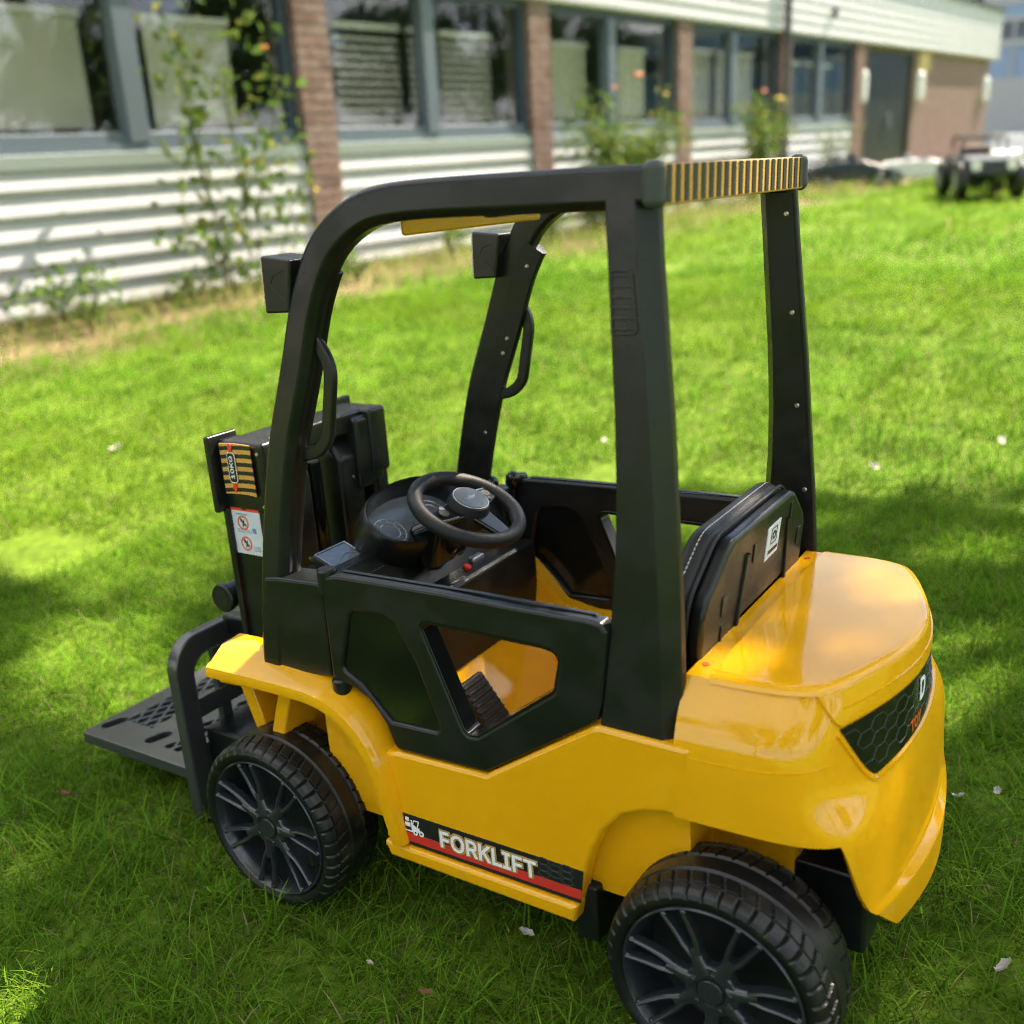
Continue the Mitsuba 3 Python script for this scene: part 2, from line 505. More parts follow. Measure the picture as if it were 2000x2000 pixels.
# ---- side panels
SP = Polygon([(.184, .149), (.176, .187), (.163, .229), (.145, .265), (.123, .290), (.096, .304), (.068, .3105), (.036, .3112), (.036, .397), (.148, .399),
              (.157, .3945), (.309, .2925), (.450, .2885), (.470, .285), (.480, .20), (.486, .149)])
side = prism(rounded(SP, .004), .222, .2505, .0055)
both('side_panel', side, 'yellow_plastic', 35)
sill = sweep(arr((.487, .25, .14), (.184, .25, .14)), [(-.030, .009), (.0, .009), (.0055, .005), (.0085, -.004), (.007, -.015), (-.002, -.017), (-.030, -.012)], up=(0, 0, 1))
m = sill; v = np.array(m.vertices); 
if v[:, 1].max() > .2555 + .01 or v[:, 1].min() > .24:
    pass
sl = prism(rounded(Polygon([(.486, .149), (.184, .149), (.189, .1235), (.476, .1265)]), .003), .21, .2575, .006)
both('sill', sl, 'yellow_plastic', 35)

# ---- decal with lettering
DZ = .2512


def flat(poly, y=DZ, th=.0005):
    return prism(poly, y - th, y, .0001, 'y', 1)


dec = Polygon([(.471, .1985), (.176, .1985), (.1815, .1515), (.468, .1515)])
for s in (1, -1):
    q = (lambda m: m) if s == 1 else mirror
    k = fk('decal', q(flat(dec, DZ, .0008)), 'dark_print', False)[len(FK) + 2:]
    fk(k + '__red_stripe', q(flat(Polygon([(.469, .1705), (.179, .1705), (.1805, .157), (.468, .157)]), DZ + .0004)), 'red_print', False)
    tm = meshkit.text_mesh('FORKLIFT', .0232, .0004, True)
    tv = np.array(tm.vertices); wid = tv[:, 0].max()
    sx = .150 / wid
    def place(m, dx, dz, yy, s=s):
        m = m.copy(); v = np.array(m.vertices)
        X = (.392 - (v[:, 0] * sx + dx)) if s == 1 else (.242 + v[:, 0] * sx + dx)
        m.vertices = np.c_[X, s * (yy + v[:, 2]), .1665 + v[:, 1] + dz]
        return fix(m)
    gold = [place(tm, a * .0021, b * .0021, DZ + .0006) for a in (-1, 0, 1) for b in (-1, 0, 1) if (a, b) != (0, 0)]
    fk(k + '__letter_edge', cat(*gold), 'gold_print', False)
    fk(k + '__lettering', place(tm, 0, 0, DZ + .0014), 'white_print', False)
    # small forklift pictogram
    def pic(*pp, y=DZ + .0012):
        return [flat(affinity.translate(affinity.scale(p, .00098 * (1 if s == 1 else 1), .00098, origin=(0, 0)), .432, .182), y) for p in pp]
    ringp = lambda x, z, r: Point(x, z).buffer(r).difference(Point(x, z).buffer(r * .45))
    P = pic(sbox(8, 7, 14.5, 13), sbox(6.5, -1.5, 15.5, 5), sbox(3, -7, 5.2, 10), sbox(3, -9.2, 17, -7), Polygon([(3, -7), (-9, -7), (-9, 0), (-3, 0), (0, 3), (3, 3)]),
            LineString([(3, 3), (0, 10), (-8, 10), (-5, 1)]).buffer(.9), ringp(-1, -9, 4), ringp(-11, -8, 4.5))
    fk(k + '__pictogram', q(cat(*P)), 'white_print', False)
    hx = []
    for i in range(4):
        for j in range(3):
            cx, cz = .232 - i * .0165, .176 + j * .0095 + (.0047 if i % 2 else 0)
            if .174 < cz < .1955 and cx - .009 > .184:
                hx.append(flat(Point(cx, cz).buffer(.0086, quad_segs=2).exterior.buffer(.0007) if False else Polygon([(cx + .0088 * math.cos(PI / 3 * a), cz + .0048 * math.sin(PI / 3 * a)) for a in range(6)]).exterior.buffer(.0006), DZ + .0003))
    fk(k + '__honeycomb', q(cat(*hx)), 'grey_print', False)

# ---- front fenders: lip swept along the arch
FP = arr((.775, .3395), (.70, .3412), (.63, .3418), (.585, .3410), (.556, .336), (.534, .3265), (.516, .313), (.502, .297), (.491, .277), (.483, .250), (.476, .215), (.470, .18), (.4655, .150))
FPs = np.array(polyround(np.c_[FP[:, 0], np.zeros(len(FP)), FP[:, 1]], .03, 4))
tg = np.gradient(FPs, axis=0); tg /= np.linalg.norm(tg, axis=1)[:, None]
nrm = np.c_[tg[:, 2], np.zeros(len(tg)), -tg[:, 0]]                   # away from the wheel: up at the top, backwards behind
R = []
for i, (p, n) in enumerate(zip(FPs, nrm)):
    t = np.clip((p[2] - .15) / .19, 0, 1); k = np.clip((p[0] - .60) / .12, 0, 1)
    yl = .2735 - .010 * (1 - t) ** 2                                       # lip a little closer in at the bottom
    in_h = .021 + .010 * t + .006 * k
    prof = [(yl - .006, -.0), (yl, .002), (yl + .0008, .0085), (yl - .0015, .0165), (yl - .006, .0195), (yl - .013, .0215), (.236, in_h), (.20, in_h + .003), (.20, .008), (.262 if False else yl - .012, .004)]
    R.append([[p[0] + n[0] * h, y, p[2] + n[2] * h] for y, h in prof])
both('front_fender', fix(loft(np.array(R))), 'yellow_plastic', 40)
# nose between the fenders, and the closed front
nose = hs([(.765, y, .352) for y in (-.255, .255)] + [(.705, y, .362) for y in (-.21, .21)] + [(.60, y, .36) for y in (-.20, .20)] + [(.76, y, .335) for y in (-.255, .255)] + [(.60, y, .31) for y in (-.2, .2)], .008)
fk('nose', nose, 'yellow_plastic', 40)
fk('nose__cowl', hs([(.735, y, .355) for y in (-.16, .16)] + [(.690, y, .432) for y in (-.17, .17)] + [(.64, y, .44) for y in (-.19, .19)] + [(.69, y, .36) for y in (-.228, .228)] + [(.62, y, .36) for y in (-.22, .22)], .008), 'yellow_plastic', 40)
# inner body between the wheels
fk('chassis', cat(rbox(-.05, .065, -.150, .150, .150, .330, .012), rbox(.05, .57, -.135, .135, .138, .158, .006), rbox(.565, .72, -.135, .135, .150, .335, .012),
                  rbox(.19, .23, -.165, .165, .150, .33, .006), rbox(-.130, -.10, -.12, .12, .21, .30, .006)), 'yellow_plastic', 40)
for s in (1, -1):
    fk('wheel_well_rib', rbox(.045, .062, s * .155 - .012, s * .155 + .012, .19, .325, .004), 'yellow_plastic')
    fk('wheel_well_rib', xform(rbox(-.012, .012, -.06, .06, -.06, .06, .004), rot((0, 1, 0), 18), (.745, s * .16, .26)), 'yellow_plastic')
    fk('wheel_well_rib', xform(rbox(-.012, .012, -.07, .07, -.05, .05, .004), rot((0, 1, 0), -20), (.665, s * .175, .29)), 'yellow_plastic')
    fk('battery_bracket', rbox(.168, .20, s * .19 - .045, s * .19 + .045, .085, .165, .004), 'black_plastic')
    fk('tow_bracket', rbox(-.128, -.045, s * .10 - .05, s * .10 + .05, .120, .225, .006), 'black_plastic')
fk('axle', cyl((0, -.2, .13), (0, .2, .13), .016, 16), 'black_plastic')
fk('axle', cyl((.675, -.2, .13), (.675, .2, .13), .016, 16), 'black_plastic')
fk('underbody', rbox(-.10, .74, -.12, .12, .105, .142, .008), 'black_plastic')

# ---- cabin tub: floor, toe board, side walls, seat base
def wall(s):
    prof = arr((.05, .325), (.40, .316), (.455, .326), (.484, .360), (.512, .388), (.524, .394), (.56, .374), (.60, .36))
    r = []
    for x, z in prof:
        r.append([[x, s * .222, .17], [x, s * .222, z], [x, s * .200, z], [x, s * .196, z - .012], [x, s * .135, .17]])
    return fix(loft(np.array(r)))


fk('cabin_tub', cat(box(.05, .60, -.22, .22, .155, .171)), 'yellow_plastic')
for s in (1, -1):
    fk('cabin_tub__side_wall', wall(s), 'yellow_plastic', 40)
fk('cabin_tub__toe_board', prism(Polygon([(.405, .170), (.515, .318), (.56, .318), (.56, .165)]), -.205, .205, .003), 'yellow_plastic')
fk('cabin_tub__seat_base', hs([(x, y, z) for x, z in ((.075, .18), (.235, .18), (.225, .320), (.075, .335)) for y in (-.155, .155)], .015), 'yellow_plastic', 40)
pd = xform(rbox(-.006, .006, -.030, .030, -.041, .041, .005), rot((0, 1, 0), 36.6), (.4620, .034, .2550))
fk('pedal', pd, 'black_soft')
fk('pedal__tread', cat(*[xform(rbox(-.0015, .0015, -.026, .026, -.002, .002, .0012), rot((0, 1, 0), 36.6), (.4560 + .0105 * k * .596, .034, .2590 + .0105 * k * .803)) for k in range(-3, 4)]), 'black_soft')

# ---- posts and roof rails (one swept tube per side)
OUT = arr((.686, .352), (.661, .547), (.644, .63), (.625, .702), (.606, .755), (.589, .803), (.567, .868), (.548, .908), (.527, .939), (.503, .961), (.479, .976), (.451, .988), (.419, .9945), (.381, .997), (.30, .997), (.145, .9945), (.0795, .993))
oc = spline(np.c_[OUT[:, 0], OUT[:, 0] * 0, OUT[:, 1]], 90)
t = np.gradient(oc, axis=0); t /= np.linalg.norm(t, axis=1)[:, None]
n_in = np.c_[t[:, 2] * -1, t[:, 1] * 0, t[:, 0]]
if n_in[0, 0] > 0: n_in = -n_in
rings = []
for p, n in zip(oc, n_in):
    q4 = Polygon([(0, .245), (.034, .245), (.0425, .234), (.0425, .212), (0, .212)]).buffer(-.0065, join_style=2).buffer(.0065, quad_segs=4)
    ring = np.array(q4.exterior.coords)[:-1]
    rings.append([[p[0] + n[0] * a, b, p[2] + n[2] * a] for a, b in ring])
rail = lean(fix(loft(np.array(rings))))
def far(m):
    """the far front post stands a little further back towards its top"""
    m = m.copy(); v = np.array(m.vertices); v[:, 0] -= .042 * np.clip((v[:, 2] - .42) / .48, 0, 1) * np.clip((v[:, 0] - .10) / .3, 0, 1); m.vertices = v
    return m


fk('roof_rail', rail, 'black_plastic', 40)
fk('roof_rail', far(mirror(rail)), 'black_plastic', 40)
for s in (1, -1):
    c0 = .974; y0 = .245 - .0533 * .584 - .025
    cap = hs([(.0715 + dx, y0 + .0265, c0 + dz) for dx in (0, .0065) for dz in (-.0135, .0135)], .0085, 18)
    fk('end_cap', cap if s == 1 else mirror(cap), 'cap_plastic', 40)
# inner halves of the front posts, with screws, ending in the bend
iz = int(np.argmax(oc[:, 2] > .932))
def inner_post(w=.0660):
    rr = []
    for p, n in zip(oc[2:iz], n_in[2:iz]):
        q4 = [(.030, .2405), (.036, .2405), (w - .0015, .2245), (w, .222), (w, .214), (w - .0015, .2115), (.033, .2105), (.030, .214)]
        rr.append([[p[0] + n[0] * a, b, p[2] + n[2] * a] for a, b in q4])
    return lean(fix(loft(np.array(rr))))


pl = {1: inner_post(.0455), -1: inner_post()}
for s in (1, -1):
    k = fk('post_cover', pl[1] if s == 1 else far(mirror(pl[-1])), 'black_plastic', 40)[len(FK) + 2:]
    for i in (10, 22, 34, iz - 14, iz - 4):
        c = oc[i] + n_in[i] * (.050 if s < 0 else .037)
        sc = lean(cyl((c[0], .2110, c[2]), (c[0], .2090, c[2]), .0034, 12, .0022))
        fk(k + '__screw', sc if s == 1 else far(mirror(sc)), 'steel')

# ---- rear posts
pr = []
for z, xf, xb in ((.393, .1505, .0705), (.45, .143, .0712), (.54, .1325, .0730), (.60, .1275, .0760), (.67, .125, .0792), (.75, .1252, .083), (.82, .1275, .088), (.90, .130, .0935), (.955, .132, .0962), (.975, .132, .097)):
    q4 = Polygon([(xf, .236), (xf - .004, .245), (xb, .245), (xb - .017, .228), (xb - .018, .2165), (xf - .014, .2165)]).buffer(-.003, join_style=2).buffer(.003, quad_segs=3)
    rg = np.array(q4.exterior.coords)[:-1]; k0 = int(np.argmax(rg[:, 0] + rg[:, 1] * 2)); rg = np.roll(rg, -k0, 0)
    if pr and len(rg) != len(pr[-1]): rg = rg[:len(pr[-1])]
    pr.append([[a, b, z] for a, b in rg])
post = lean(fix(loft(np.array(pr))))
for s in (1, -1):
    q = (lambda m: m) if s == 1 else (lambda m: xform(mirror(m), None, (-.010, 0, 0)))
    k = fk('rear_post', q(post), 'black_plastic', 40)[len(FK) + 2:]
    # cover plate with screws on the cabin side
    pp = []
    pin = lambda z: (np.interp(z, [.393, .45, .54, .60, .67, .75, .82, .90, .975], [.1505, .143, .1325, .1275, .125, .1252, .1275, .130, .132]) - .019,
                     np.interp(z, [.393, .54, .67, .82, .90, .975], [.0705, .0730, .0792, .088, .0935, .097]) - .013)
    for z in (.40, .54, .67, .82, .95):
        xf, xb = pin(z)
        pp.append([[xf, .218, z], [xb, .218, z], [xb, .2150, z], [xf, .2150, z]])
    fk(k + '__cover_plate', q(lean(fix(loft(np.array(pp))))), 'black_plastic', 30)
    for f_, z in ((.30, .925), (.30, .80), (.30, .675), (.85, .556), (.15, .556), (.5, .46)):
        xf, xb = pin(z); x = xb + (xf - xb) * f_
        fk(k + '__screw', q(lean(cyl((x, .2150, z), (x, .2132, z), .0036, 12, .0024))), 'steel')
    # vent
    vo = rounded(Polygon([(.1245, .898), (.098, .897), (.093, .833), (.1235, .832)]), .006)
    vin = vo.buffer(-.0032)
    fk(k + '__vent_frame', q(lean(prism(vo.difference(vin), .2445, .2468, .0009))), 'black_plastic', 40)
    fk(k + '__vent_back', q(lean(prism(vin, .2440, .2453, .0002, steps=1))), 'black_plastic', 30)
    for i in range(6):
        z = .8925 - i * .0104
        xa, xb = .1210, .0985 - (.898 - z) * .07
        fk(k + '__vent_slat', q(lean(prism(sbox(xb - .001, z - .0032, xa, z), .2448, .2466, .0007))), 'black_plastic', 40)

# ---- headlamps on the front posts
HL = rounded(Polygon([(.603, .9235), (.6065, .8535), (.566, .8545), (.553, .918)]), .003)
for s in (1, -1):
    q = (lambda m: m) if s == 1 else mirror
    q = (lambda m: m) if s == 1 else (lambda m: xform(mirror(m), None, (-.047, 0, 0)))
    k = fk('headlamp', q(prism(HL, .168, .2215, .003)), 'black_plastic', 40)[len(FK) + 2:]
    tri = LineString([(.566, .906), (.585, .899), (.590, .890), (.585, .881), (.567, .868)]).buffer(.0006, cap_style=2)
    for m0, m1 in ((.2210, .2222), (.1673, .1685)):
        fk(k + '__moulding', q(prism(tri, m0, m1, .0003, steps=1)), 'black_gloss')
    fk(k + '__lens', q(prism(Polygon([(.605, .919), (.608, .858), (.611, .858), (.608, .919)]), .173, .217, .001)), 'silver')

# ---- grab handles
GH = polyround([(.560, .203, .842), (.530, .203, .824), (.506, .203, .787), (.527, .203, .692), (.548, .203, .6735), (.605, .203, .664)], .02, 7)
hd = sweep(GH, rrect(.017, .0105, .003, 3), up=(0, 1, 0))
fk('grab_handle', xform(hd, None, (.018, 0, 0)), 'black_plastic', 40)
fk('grab_handle', xform(mirror(hd), None, (-.022, 0, 0)), 'black_plastic', 40)

# ---- roof panel and striped bar
fk('roof_panel', cat(rbox(.105, .435, -.190, .190, .9585, .9645, .0025), rbox(.424, .433, -.155, .155, .936, .962, .0035)), 'yellow_roof', 40)
fk('roof_beam', cat(rbox(.10, .112, -.18, .18, .955, .968, .003), rbox(.27, .29, -.19, .19, .952, .9590, .003)), 'black_plastic', 40)
WB = fk('warning_bar', rbox(.0665, .078, -.2095, .2095, .9545, .9925, .0025), 'amber_print', 40)
for i in range(20):
    y = .2035 - i * .0210
    sl = Polygon([(y, .9918), (y - .0112, .9918), (y - .0075, .9565), (y + .0037, .9565)])
    fk('warning_bar__stripe', prism(sl, .0653, .0667, .0002, 'x', 1), 'dark_print', False)

# ---- doors
DO = Polygon([(.549, .500), (.542, .521), (.52, .5255), (.359, .5275), (.254, .5265), (.157, .5270), (.139, .525), (.131, .516), (.1425, .426), (.149, .404), (.158, .3965),
              (.310, .2945), (.449, .2905), (.456, .297), (.466, .326), (.486, .353), (.516, .368), (.550, .371)])
OP = Polygon([(.392, .481), (.376, .4835), (.291, .4825), (.217, .482), (.199, .479), (.194, .468), (.203, .428), (.318, .342), (.333, .340), (.340, .348)])
RC = Polygon([(.5, .478), (.452, .4825), (.434, .476), (.404, .423), (.3775, .345), (.377, .334), (.455, .331), (.502, .378), (.529, .392), (.507, .470)])
for s in (1, -1):
    q = (lambda m: m) if s == 1 else mirror
    k = fk('door', q(prism(rounded(DO, .006).difference(rounded(OP, .009)).difference(rounded(RC, .007)), .2235, .2475, .0045)), 'black_plastic', 35)[len(FK) + 2:]
    fk(k + '__window_panel', q(prism(rounded(RC, .007).buffer(.002), .232, .2425, .0008, steps=1)), 'black_gloss', 30)
    fk(k + '__opening_trim', q(prism(rounded(OP, .009).buffer(.0035).difference(rounded(OP, .009).buffer(-.002)), .219, .2460, .001)), 'black_gloss', 30)
    fk(k + '__top_groove', q(prism(Polygon([(.52, .5258), (.30, .5284), (.15, .5275), (.15, .529), (.30, .5302), (.52, .5275)]), .2285, .2345, .0008)), 'black_plastic', 35)
    for hz0, hz1, hx, hy in ((.494, .5285, .545, .237), (.350, .374, .541, .240)):
        fk(k + '__hinge', q(cyl((hx, hy, hz0), (hx, hy, hz1), .013, 24, bev=.0025)), 'black_plastic', 40)
    HB = Polygon([(.555, .372), (.553, .5015), (.560, .508), (.632, .504), (.66, .50), (.672, .352), (.64, .357), (.60, .366)])
    fk('hinge_post', q(prism(rounded(HB, .003), .196, .2425, .0045)), 'black_plastic', 35)

# ---- dashboard
fk('dashboard', cat(hs([(x, y, z) for x, z in ((.545, .425), (.62, .335), (.655, .34), (.66, .475), (.585, .488)) for y in (-.196, .196)], .010)), 'black_plastic', 40)
fk('dashboard__knee_panel', rbox(.498, .56, -.198, .198, .300, .432, .006), 'black_plastic', 40)
fk('dashboard__lower_shelf', xform(rbox(-.035, .035, -.10, .09, -.006, .006, .004), rot((0, 1, 0), 14), (.535, -.05, .420)), 'black_plastic', 40)
fk('dashboard__start_button', cyl((.527, -.042, .428), (.525, -.042, .437), .0065, 16, bev=.001), 'red_plastic', 30)
fk('dashboard__switch', xform(rbox(-.009, .009, -.016, .016, -.004, .006, .003), None, (.540, -.082, .432)), 'silver', 30)
# instrument binnacle: tilted oval bowl
BM = rot((0, 1, 0), -34)                                             # local z tilts back towards the driver
BC = arr(.572, 0, .535)
pro = [(1.0, 0.0), (1.02, -.012), (1.0, -.035), (.90, -.075), (.72, -.11)]
el = lambda k, h, a=.108, b=.062: np.c_[b * k * np.sign(np.cos(TT)) * np.abs(np.cos(TT)) ** .8, a * k * np.sin(TT), np.full(len(TT), h)]
TT = np.linspace(0, 2 * PI, 64, endpoint=False)
outer = [el(k, h) for k, h in pro[::-1]] + [el(.965, .004), el(.93, .0), el(.90, -.012), el(.86, -.030)]
bi = loft(np.array(outer)); bi = fix(bi)
fk('binnacle', xform(bi, BM, BC), 'black_plastic', 40)
fk('binnacle__gauge_panel', xform(cat(loft(np.array([el(.86, -.0290), el(.02, -.0288)]), caps=False)), BM, BC), 'screen_grey', False)
gd = []
for cy, r in ((-.05, .026), (.05, .026), (0, .012)):
    for rr in (r, r * .62):
        gd.append(sweep(np.c_[rr * np.cos(TT) * .95 + (.004 if cy else -.02), cy + rr * np.sin(TT), np.full(64, -.0285)], circ(.0006, 5), closed=True))
    for a in np.linspace(-2.3, 2.3, 9):
        c, s_ = math.cos(a), math.sin(a)
        gd.append(box(-.0003, .0003, -.0003, .0003, 0, .0006).apply_transform(np.eye(4)) if False else tube([(r * .7 * c + (.004 if cy else -.02), cy + r * .7 * s_, -.0285), (r * .95 * c + (.004 if cy else -.02), cy + r * .95 * s_, -.0285)], .0006, 5))
fk('binnacle__dial_marks', xform(cat(*gd), BM, BC), 'silver', False)
fk('binnacle__column_cover', hs([(.545, -.035, .515), (.545, .045, .515), (.52, -.03, .525), (.52, .03, .525), (.53, -.03, .47), (.53, .04, .47), (.60, 0, .45)], .012), 'black_gloss', 40)
fk('steering_column', cyl((.60, 0, .43), (.492, 0, .532), .030, 28, .024), 'black_gloss', 40)
# steering wheel
SA = math.atan2(.903, .43)
SWM = np.array([[-.903, 0, -.43], [0, -1, 0], [-.43, 0, .903]]).T    # local x: up along the wheel towards the dash is -x
SWC = arr(.4849, 0, .5447)
SW = f'{FK}__steering_wheel'
def sw(part, m, mat, smooth=40):
    return fk('steering_wheel__' + part, xform(m, SWM, SWC), mat, smooth)


tr = np.linspace(0, 2 * PI, 96, endpoint=False)
rimp = np.c_[.0785 * np.cos(tr), .0785 * np.sin(tr), np.zeros(96)]
bump = .0022 * sum(np.exp(-((np.angle(np.exp(1j * (tr - a)))) / .16) ** 2) for a in (.75, -.75, PI - .75, PI + .75))
ring_r = [[(p * (1 + (math.cos(b) * (.0108) - bu * 0) / .0785) + np.array([0, 0, .0108 * math.sin(b)]) + (-p / .0785) * bu * max(0, -math.cos(b))) for b in np.linspace(0, 2 * PI, 16, endpoint=False)] for p, bu in zip(rimp, bump)]
sw('rim', fix(loft(np.concatenate([ring_r, ring_r[:1]]), caps=False)), 'black_soft')
sw('hub', lathe([(0.001, .020), (.024, .0195), (.0285, .017), (.031, .010), (.033, 0), (.033, -.018), (.001, -.018)], 48, 'z').apply_transform(trimesh.transformations.rotation_matrix(PI / 2, (1, 0, 0))) if False else xform(fix(lathe([(0.0005, .020), (.024, .0195), (.0285, .017), (.031, .010), (.033, 0), (.033, -.018), (.0005, -.018)], 48)), [[1, 0, 0], [0, 0, 1], [0, 1, 0]]), 'black_soft')
sw('hub_ring', sweep(np.c_[.0262 * np.cos(tr), .0262 * np.sin(tr), np.full(96, .0186)], circ(.0010, 8), closed=True), 'silver')
sw('hub_disc', cyl((0, 0, .0188), (0, 0, .0202), .0252, 40), 'screen_grey')
em = [flat(Point(0, 0).buffer(.0036).difference(Point(0, 0).buffer(.0022)), 0, .0005), flat(Polygon([(-.0016, -.0010), (.0016, -.0010), (.0016, .0010), (-.0016, .0010)]), 0, .0005)]
for s in (1, -1):
    for i in range(3):
        em.append(flat(Polygon([(s * .004, .0018 - .0014 * i), (s * (.0125 - .0025 * i), .0030 - .0016 * i), (s * (.0115 - .0025 * i), .0020 - .0016 * i), (s * .004, .0008 - .0014 * i)]), 0, .0005))
em = cat(*em); ev = np.array(em.vertices); em.vertices = np.c_[-ev[:, 2] * 1.0, ev[:, 0], .0204 + ev[:, 1] * .5 + .0004]
sw('emblem', fix(em), 'silver', False)
for a in (0.35, PI - 0.35, -.35 + 0, ):
    pass
for sgn, ang in ((1, PI / 2 + .12), (-1, -PI / 2 - .12), (0, 0.0)):
    c, s_ = math.cos(ang), math.sin(ang)
    u, w = arr(c, s_, 0), arr(-s_, c, 0)
    sp = hs([tuple(u * .022 + w * .016 + arr(0, 0, .002)), tuple(u * .022 - w * .016 + arr(0, 0, .002)), tuple(u * .072 + w * .009 + arr(0, 0, -.001)), tuple(u * .072 - w * .009 + arr(0, 0, -.001))], .0045)
    sw('spoke', sp, 'black_gloss')
    if sgn:
        sw('thumb_pad', cyl(tuple(u * .052 + arr(0, 0, .004)), tuple(u * .052 + arr(0, 0, .0075)), .0085, 20, bev=.001), 'black_soft')
        sw('spoke_trim', tube([tuple(u * .036 + w * .0155 + arr(0, 0, .006)), tuple(u * .056 + w * .013 + arr(0, 0, .0045)), tuple(u * .070 + w * .0095 + arr(0, 0, .003))], .0009, 6), 'silver')
        sw('button', cyl(tuple(u * .046 - w * .010 + arr(0, 0, .0035)), tuple(u * .046 - w * .010 + arr(0, 0, .0072)), .0045, 16, bev=.0008), 'silver' if sgn < 0 else 'black_soft')
# music panel on the left of the dash
CM = rot((0, 1, 0), -22)
cc = arr(.606, .130, .489)
fk('music_panel', xform(rbox(-.042, .042, -.034, .034, -.010, .004, .004), CM, cc), 'black_plastic', 40)
fk('music_panel__screen', xform(rbox(-.036, .036, -.029, .029, .0035, .0048, .0006), CM, cc), 'screen_grey', 30)
fk('music_panel__frame', xform(sweep(arr((-.038, -.031, .005), (.038, -.031, .005), (.038, .031, .005), (-.038, .031, .005)), circ(.0011, 6), closed=True), CM, cc), 'silver', 40)
fk('music_panel__buttons', xform(cat(*[rbox(-.030, -.022, -.024 + .009 * k, -.018 + .009 * k, .0045, .0062, .0006) for k in range(6)] + [tube(np.c_[.010 + .006 * np.sin(np.linspace(0, 5, 12)), np.linspace(-.026, .026, 12), np.full(12, .0050)], .0011, 5)]), CM, cc), 'silver', 30)
# two control levers at the right
for x, z in ((.592, .508), (.548, .520)):
    fk('control_lever', cat(cyl((x + .004, -.222, z - .035), (x, -.218, z), .005, 12), hs([(x, -.218, z), (x - .002, -.217, z + .006)], .0125, 20)), 'black_gloss', 40)

# ---- seat
def seat_outline(w, h0, h1, r):
    return unary_union([Polygon([(-w, h0), (w, h0), (w, h1 - .075), (-w, h1 - .075)]), Polygon([(-w, h1 - .076), (w, h1 - .076), (w * .56, h1), (-w * .56, h1)]).buffer(-.03).buffer(.03, quad_segs=8), rounded(Polygon([(-w, h0), (w, h0), (w, h1 - .056), (w * .62, h1), (-w * .62, h1), (-w, h1 - .056)]).buffer(-.045).buffer(.045, quad_segs=10), .002)])


STL = rot((0, 1, 0), -7)
st = lambda m: xform(m, STL, (.064, 0, .47))
# plate: local x back(-)/front(+), y, z relative to .47
so = seat_outline(.176, -.045, .118, .012)
sn = so.difference(sbox(-.10, -.08, .06, -.006).buffer(.006))
fk('seat', st(prism(sn, -.010, .008, .006, 'x', 4)), 'black_plastic', 40)
fk('seat__cushion', st(prism(seat_outline(.178, -.09, .121, .014), .010, .044, .014, 'x', 5)), 'leather', 45)
pts = np.array(seat_outline(.1745, -.085, .1175, .014).exterior.coords)
pts = pts[np.argsort(np.arctan2(pts[:, 1] + .2, pts[:, 0]))] if False else pts
line = LineString(pts); L0 = line.length; stl = []
k = 0
while k * .0062 < L0:
    a, b = line.interpolate(k * .0062), line.interpolate(k * .0062 + .0042)
    if min(a.y, b.y) > -.06:
        stl.append(tube([(.0275, a.x * 1.021, a.y + .0035 * (a.y > .05)), (.0275, b.x * 1.021, b.y + .0035 * (b.y > .05))], .0008, 5))
    k += 1
fk('seat__stitching', st(cat(*stl)), 'thread', False)
fk('seat__piping', st(sweep(np.array([(.0095, x, y) for x, y in np.array(seat_outline(.1775, -.05, .1203, .013).exterior.coords)[:-1]]), circ(.0024, 6), up=(1, 0, 0), closed=True)), 'leather', 40)
fk('seat__back_ridge', st(prism(Polygon([(.072, -.045), (.079, -.045), (.060, .085), (.052, .085)]), -.0135, -.008, .0012, 'x')), 'black_plastic', 40)
fk('seat__back_ridge', st(prism(Polygon([(-.112, -.045), (-.105, -.045), (-.086, .085), (-.094, .085)]), -.0135, -.008, .0012, 'x')), 'black_plastic', 40)
for y, z, w, h in ((.118, .042, .0075, .013), (.030, .077, .004, .012), (-.10, .092, .004, .012), (.118, -.012, .0022, .028), (-.148, .042, .0075, .013)):
    fk('seat__slot', st(prism(rounded(sbox(y - w, z - h, y + w, z + h), min(w, h) * .6), -.0118, -.0098, .0005, 'x', 1)), 'dark_print', 30)
lb = Polygon([(-.012, .050), (-.058, .052), (-.060, .095), (-.014, .093)])
fk('seat__label', st(prism(lb, -.0112, -.0098, .0002, 'x', 1)), 'label_paper', False)
fk('seat__label__print', st(cat(prism(sbox(-.046, .069, -.027, .089).exterior.buffer(.0007), -.0118, -.0110, .0001, 'x', 1), prism(Point(-.037, .079).buffer(.006).difference(Point(-.037, .079).buffer(.003)), -.0118, -.0110, .0001, 'x', 1),
                               *[prism(sbox(-.054 + .006 * k, .057, -.0495 + .006 * k, .062), -.0118, -.0110, .0001, 'x', 1) for k in range(6)])), 'dark_print', False)
fk('seat__base_cushion', hs([(x, y, z) for x, z in ((.10, .345), (.205, .345), (.205, .360), (.10, .372)) for y in (-.15, .15)], .016), 'leather', 45)
fk('seat__bracket', hs([(.085, y, z) for y in (-.172, .172) for z in (.36, .44)] + [(.06, y, .40) for y in (-.172, .172)], .008), 'black_plastic', 40)
# ---- lift mast
def mk(part, m, mat, smooth=30, label=None):
    m = m.copy(); v = np.array(m.vertices)
    v[:, 0] += .0225; v[:, 1] -= np.sign(v[:, 1]) * .019 * np.clip(np.abs(v[:, 1]) / .1, 0, 1); v[:, 2] -= .007; m.vertices = v
    return fk(part, m, mat, smooth, label)


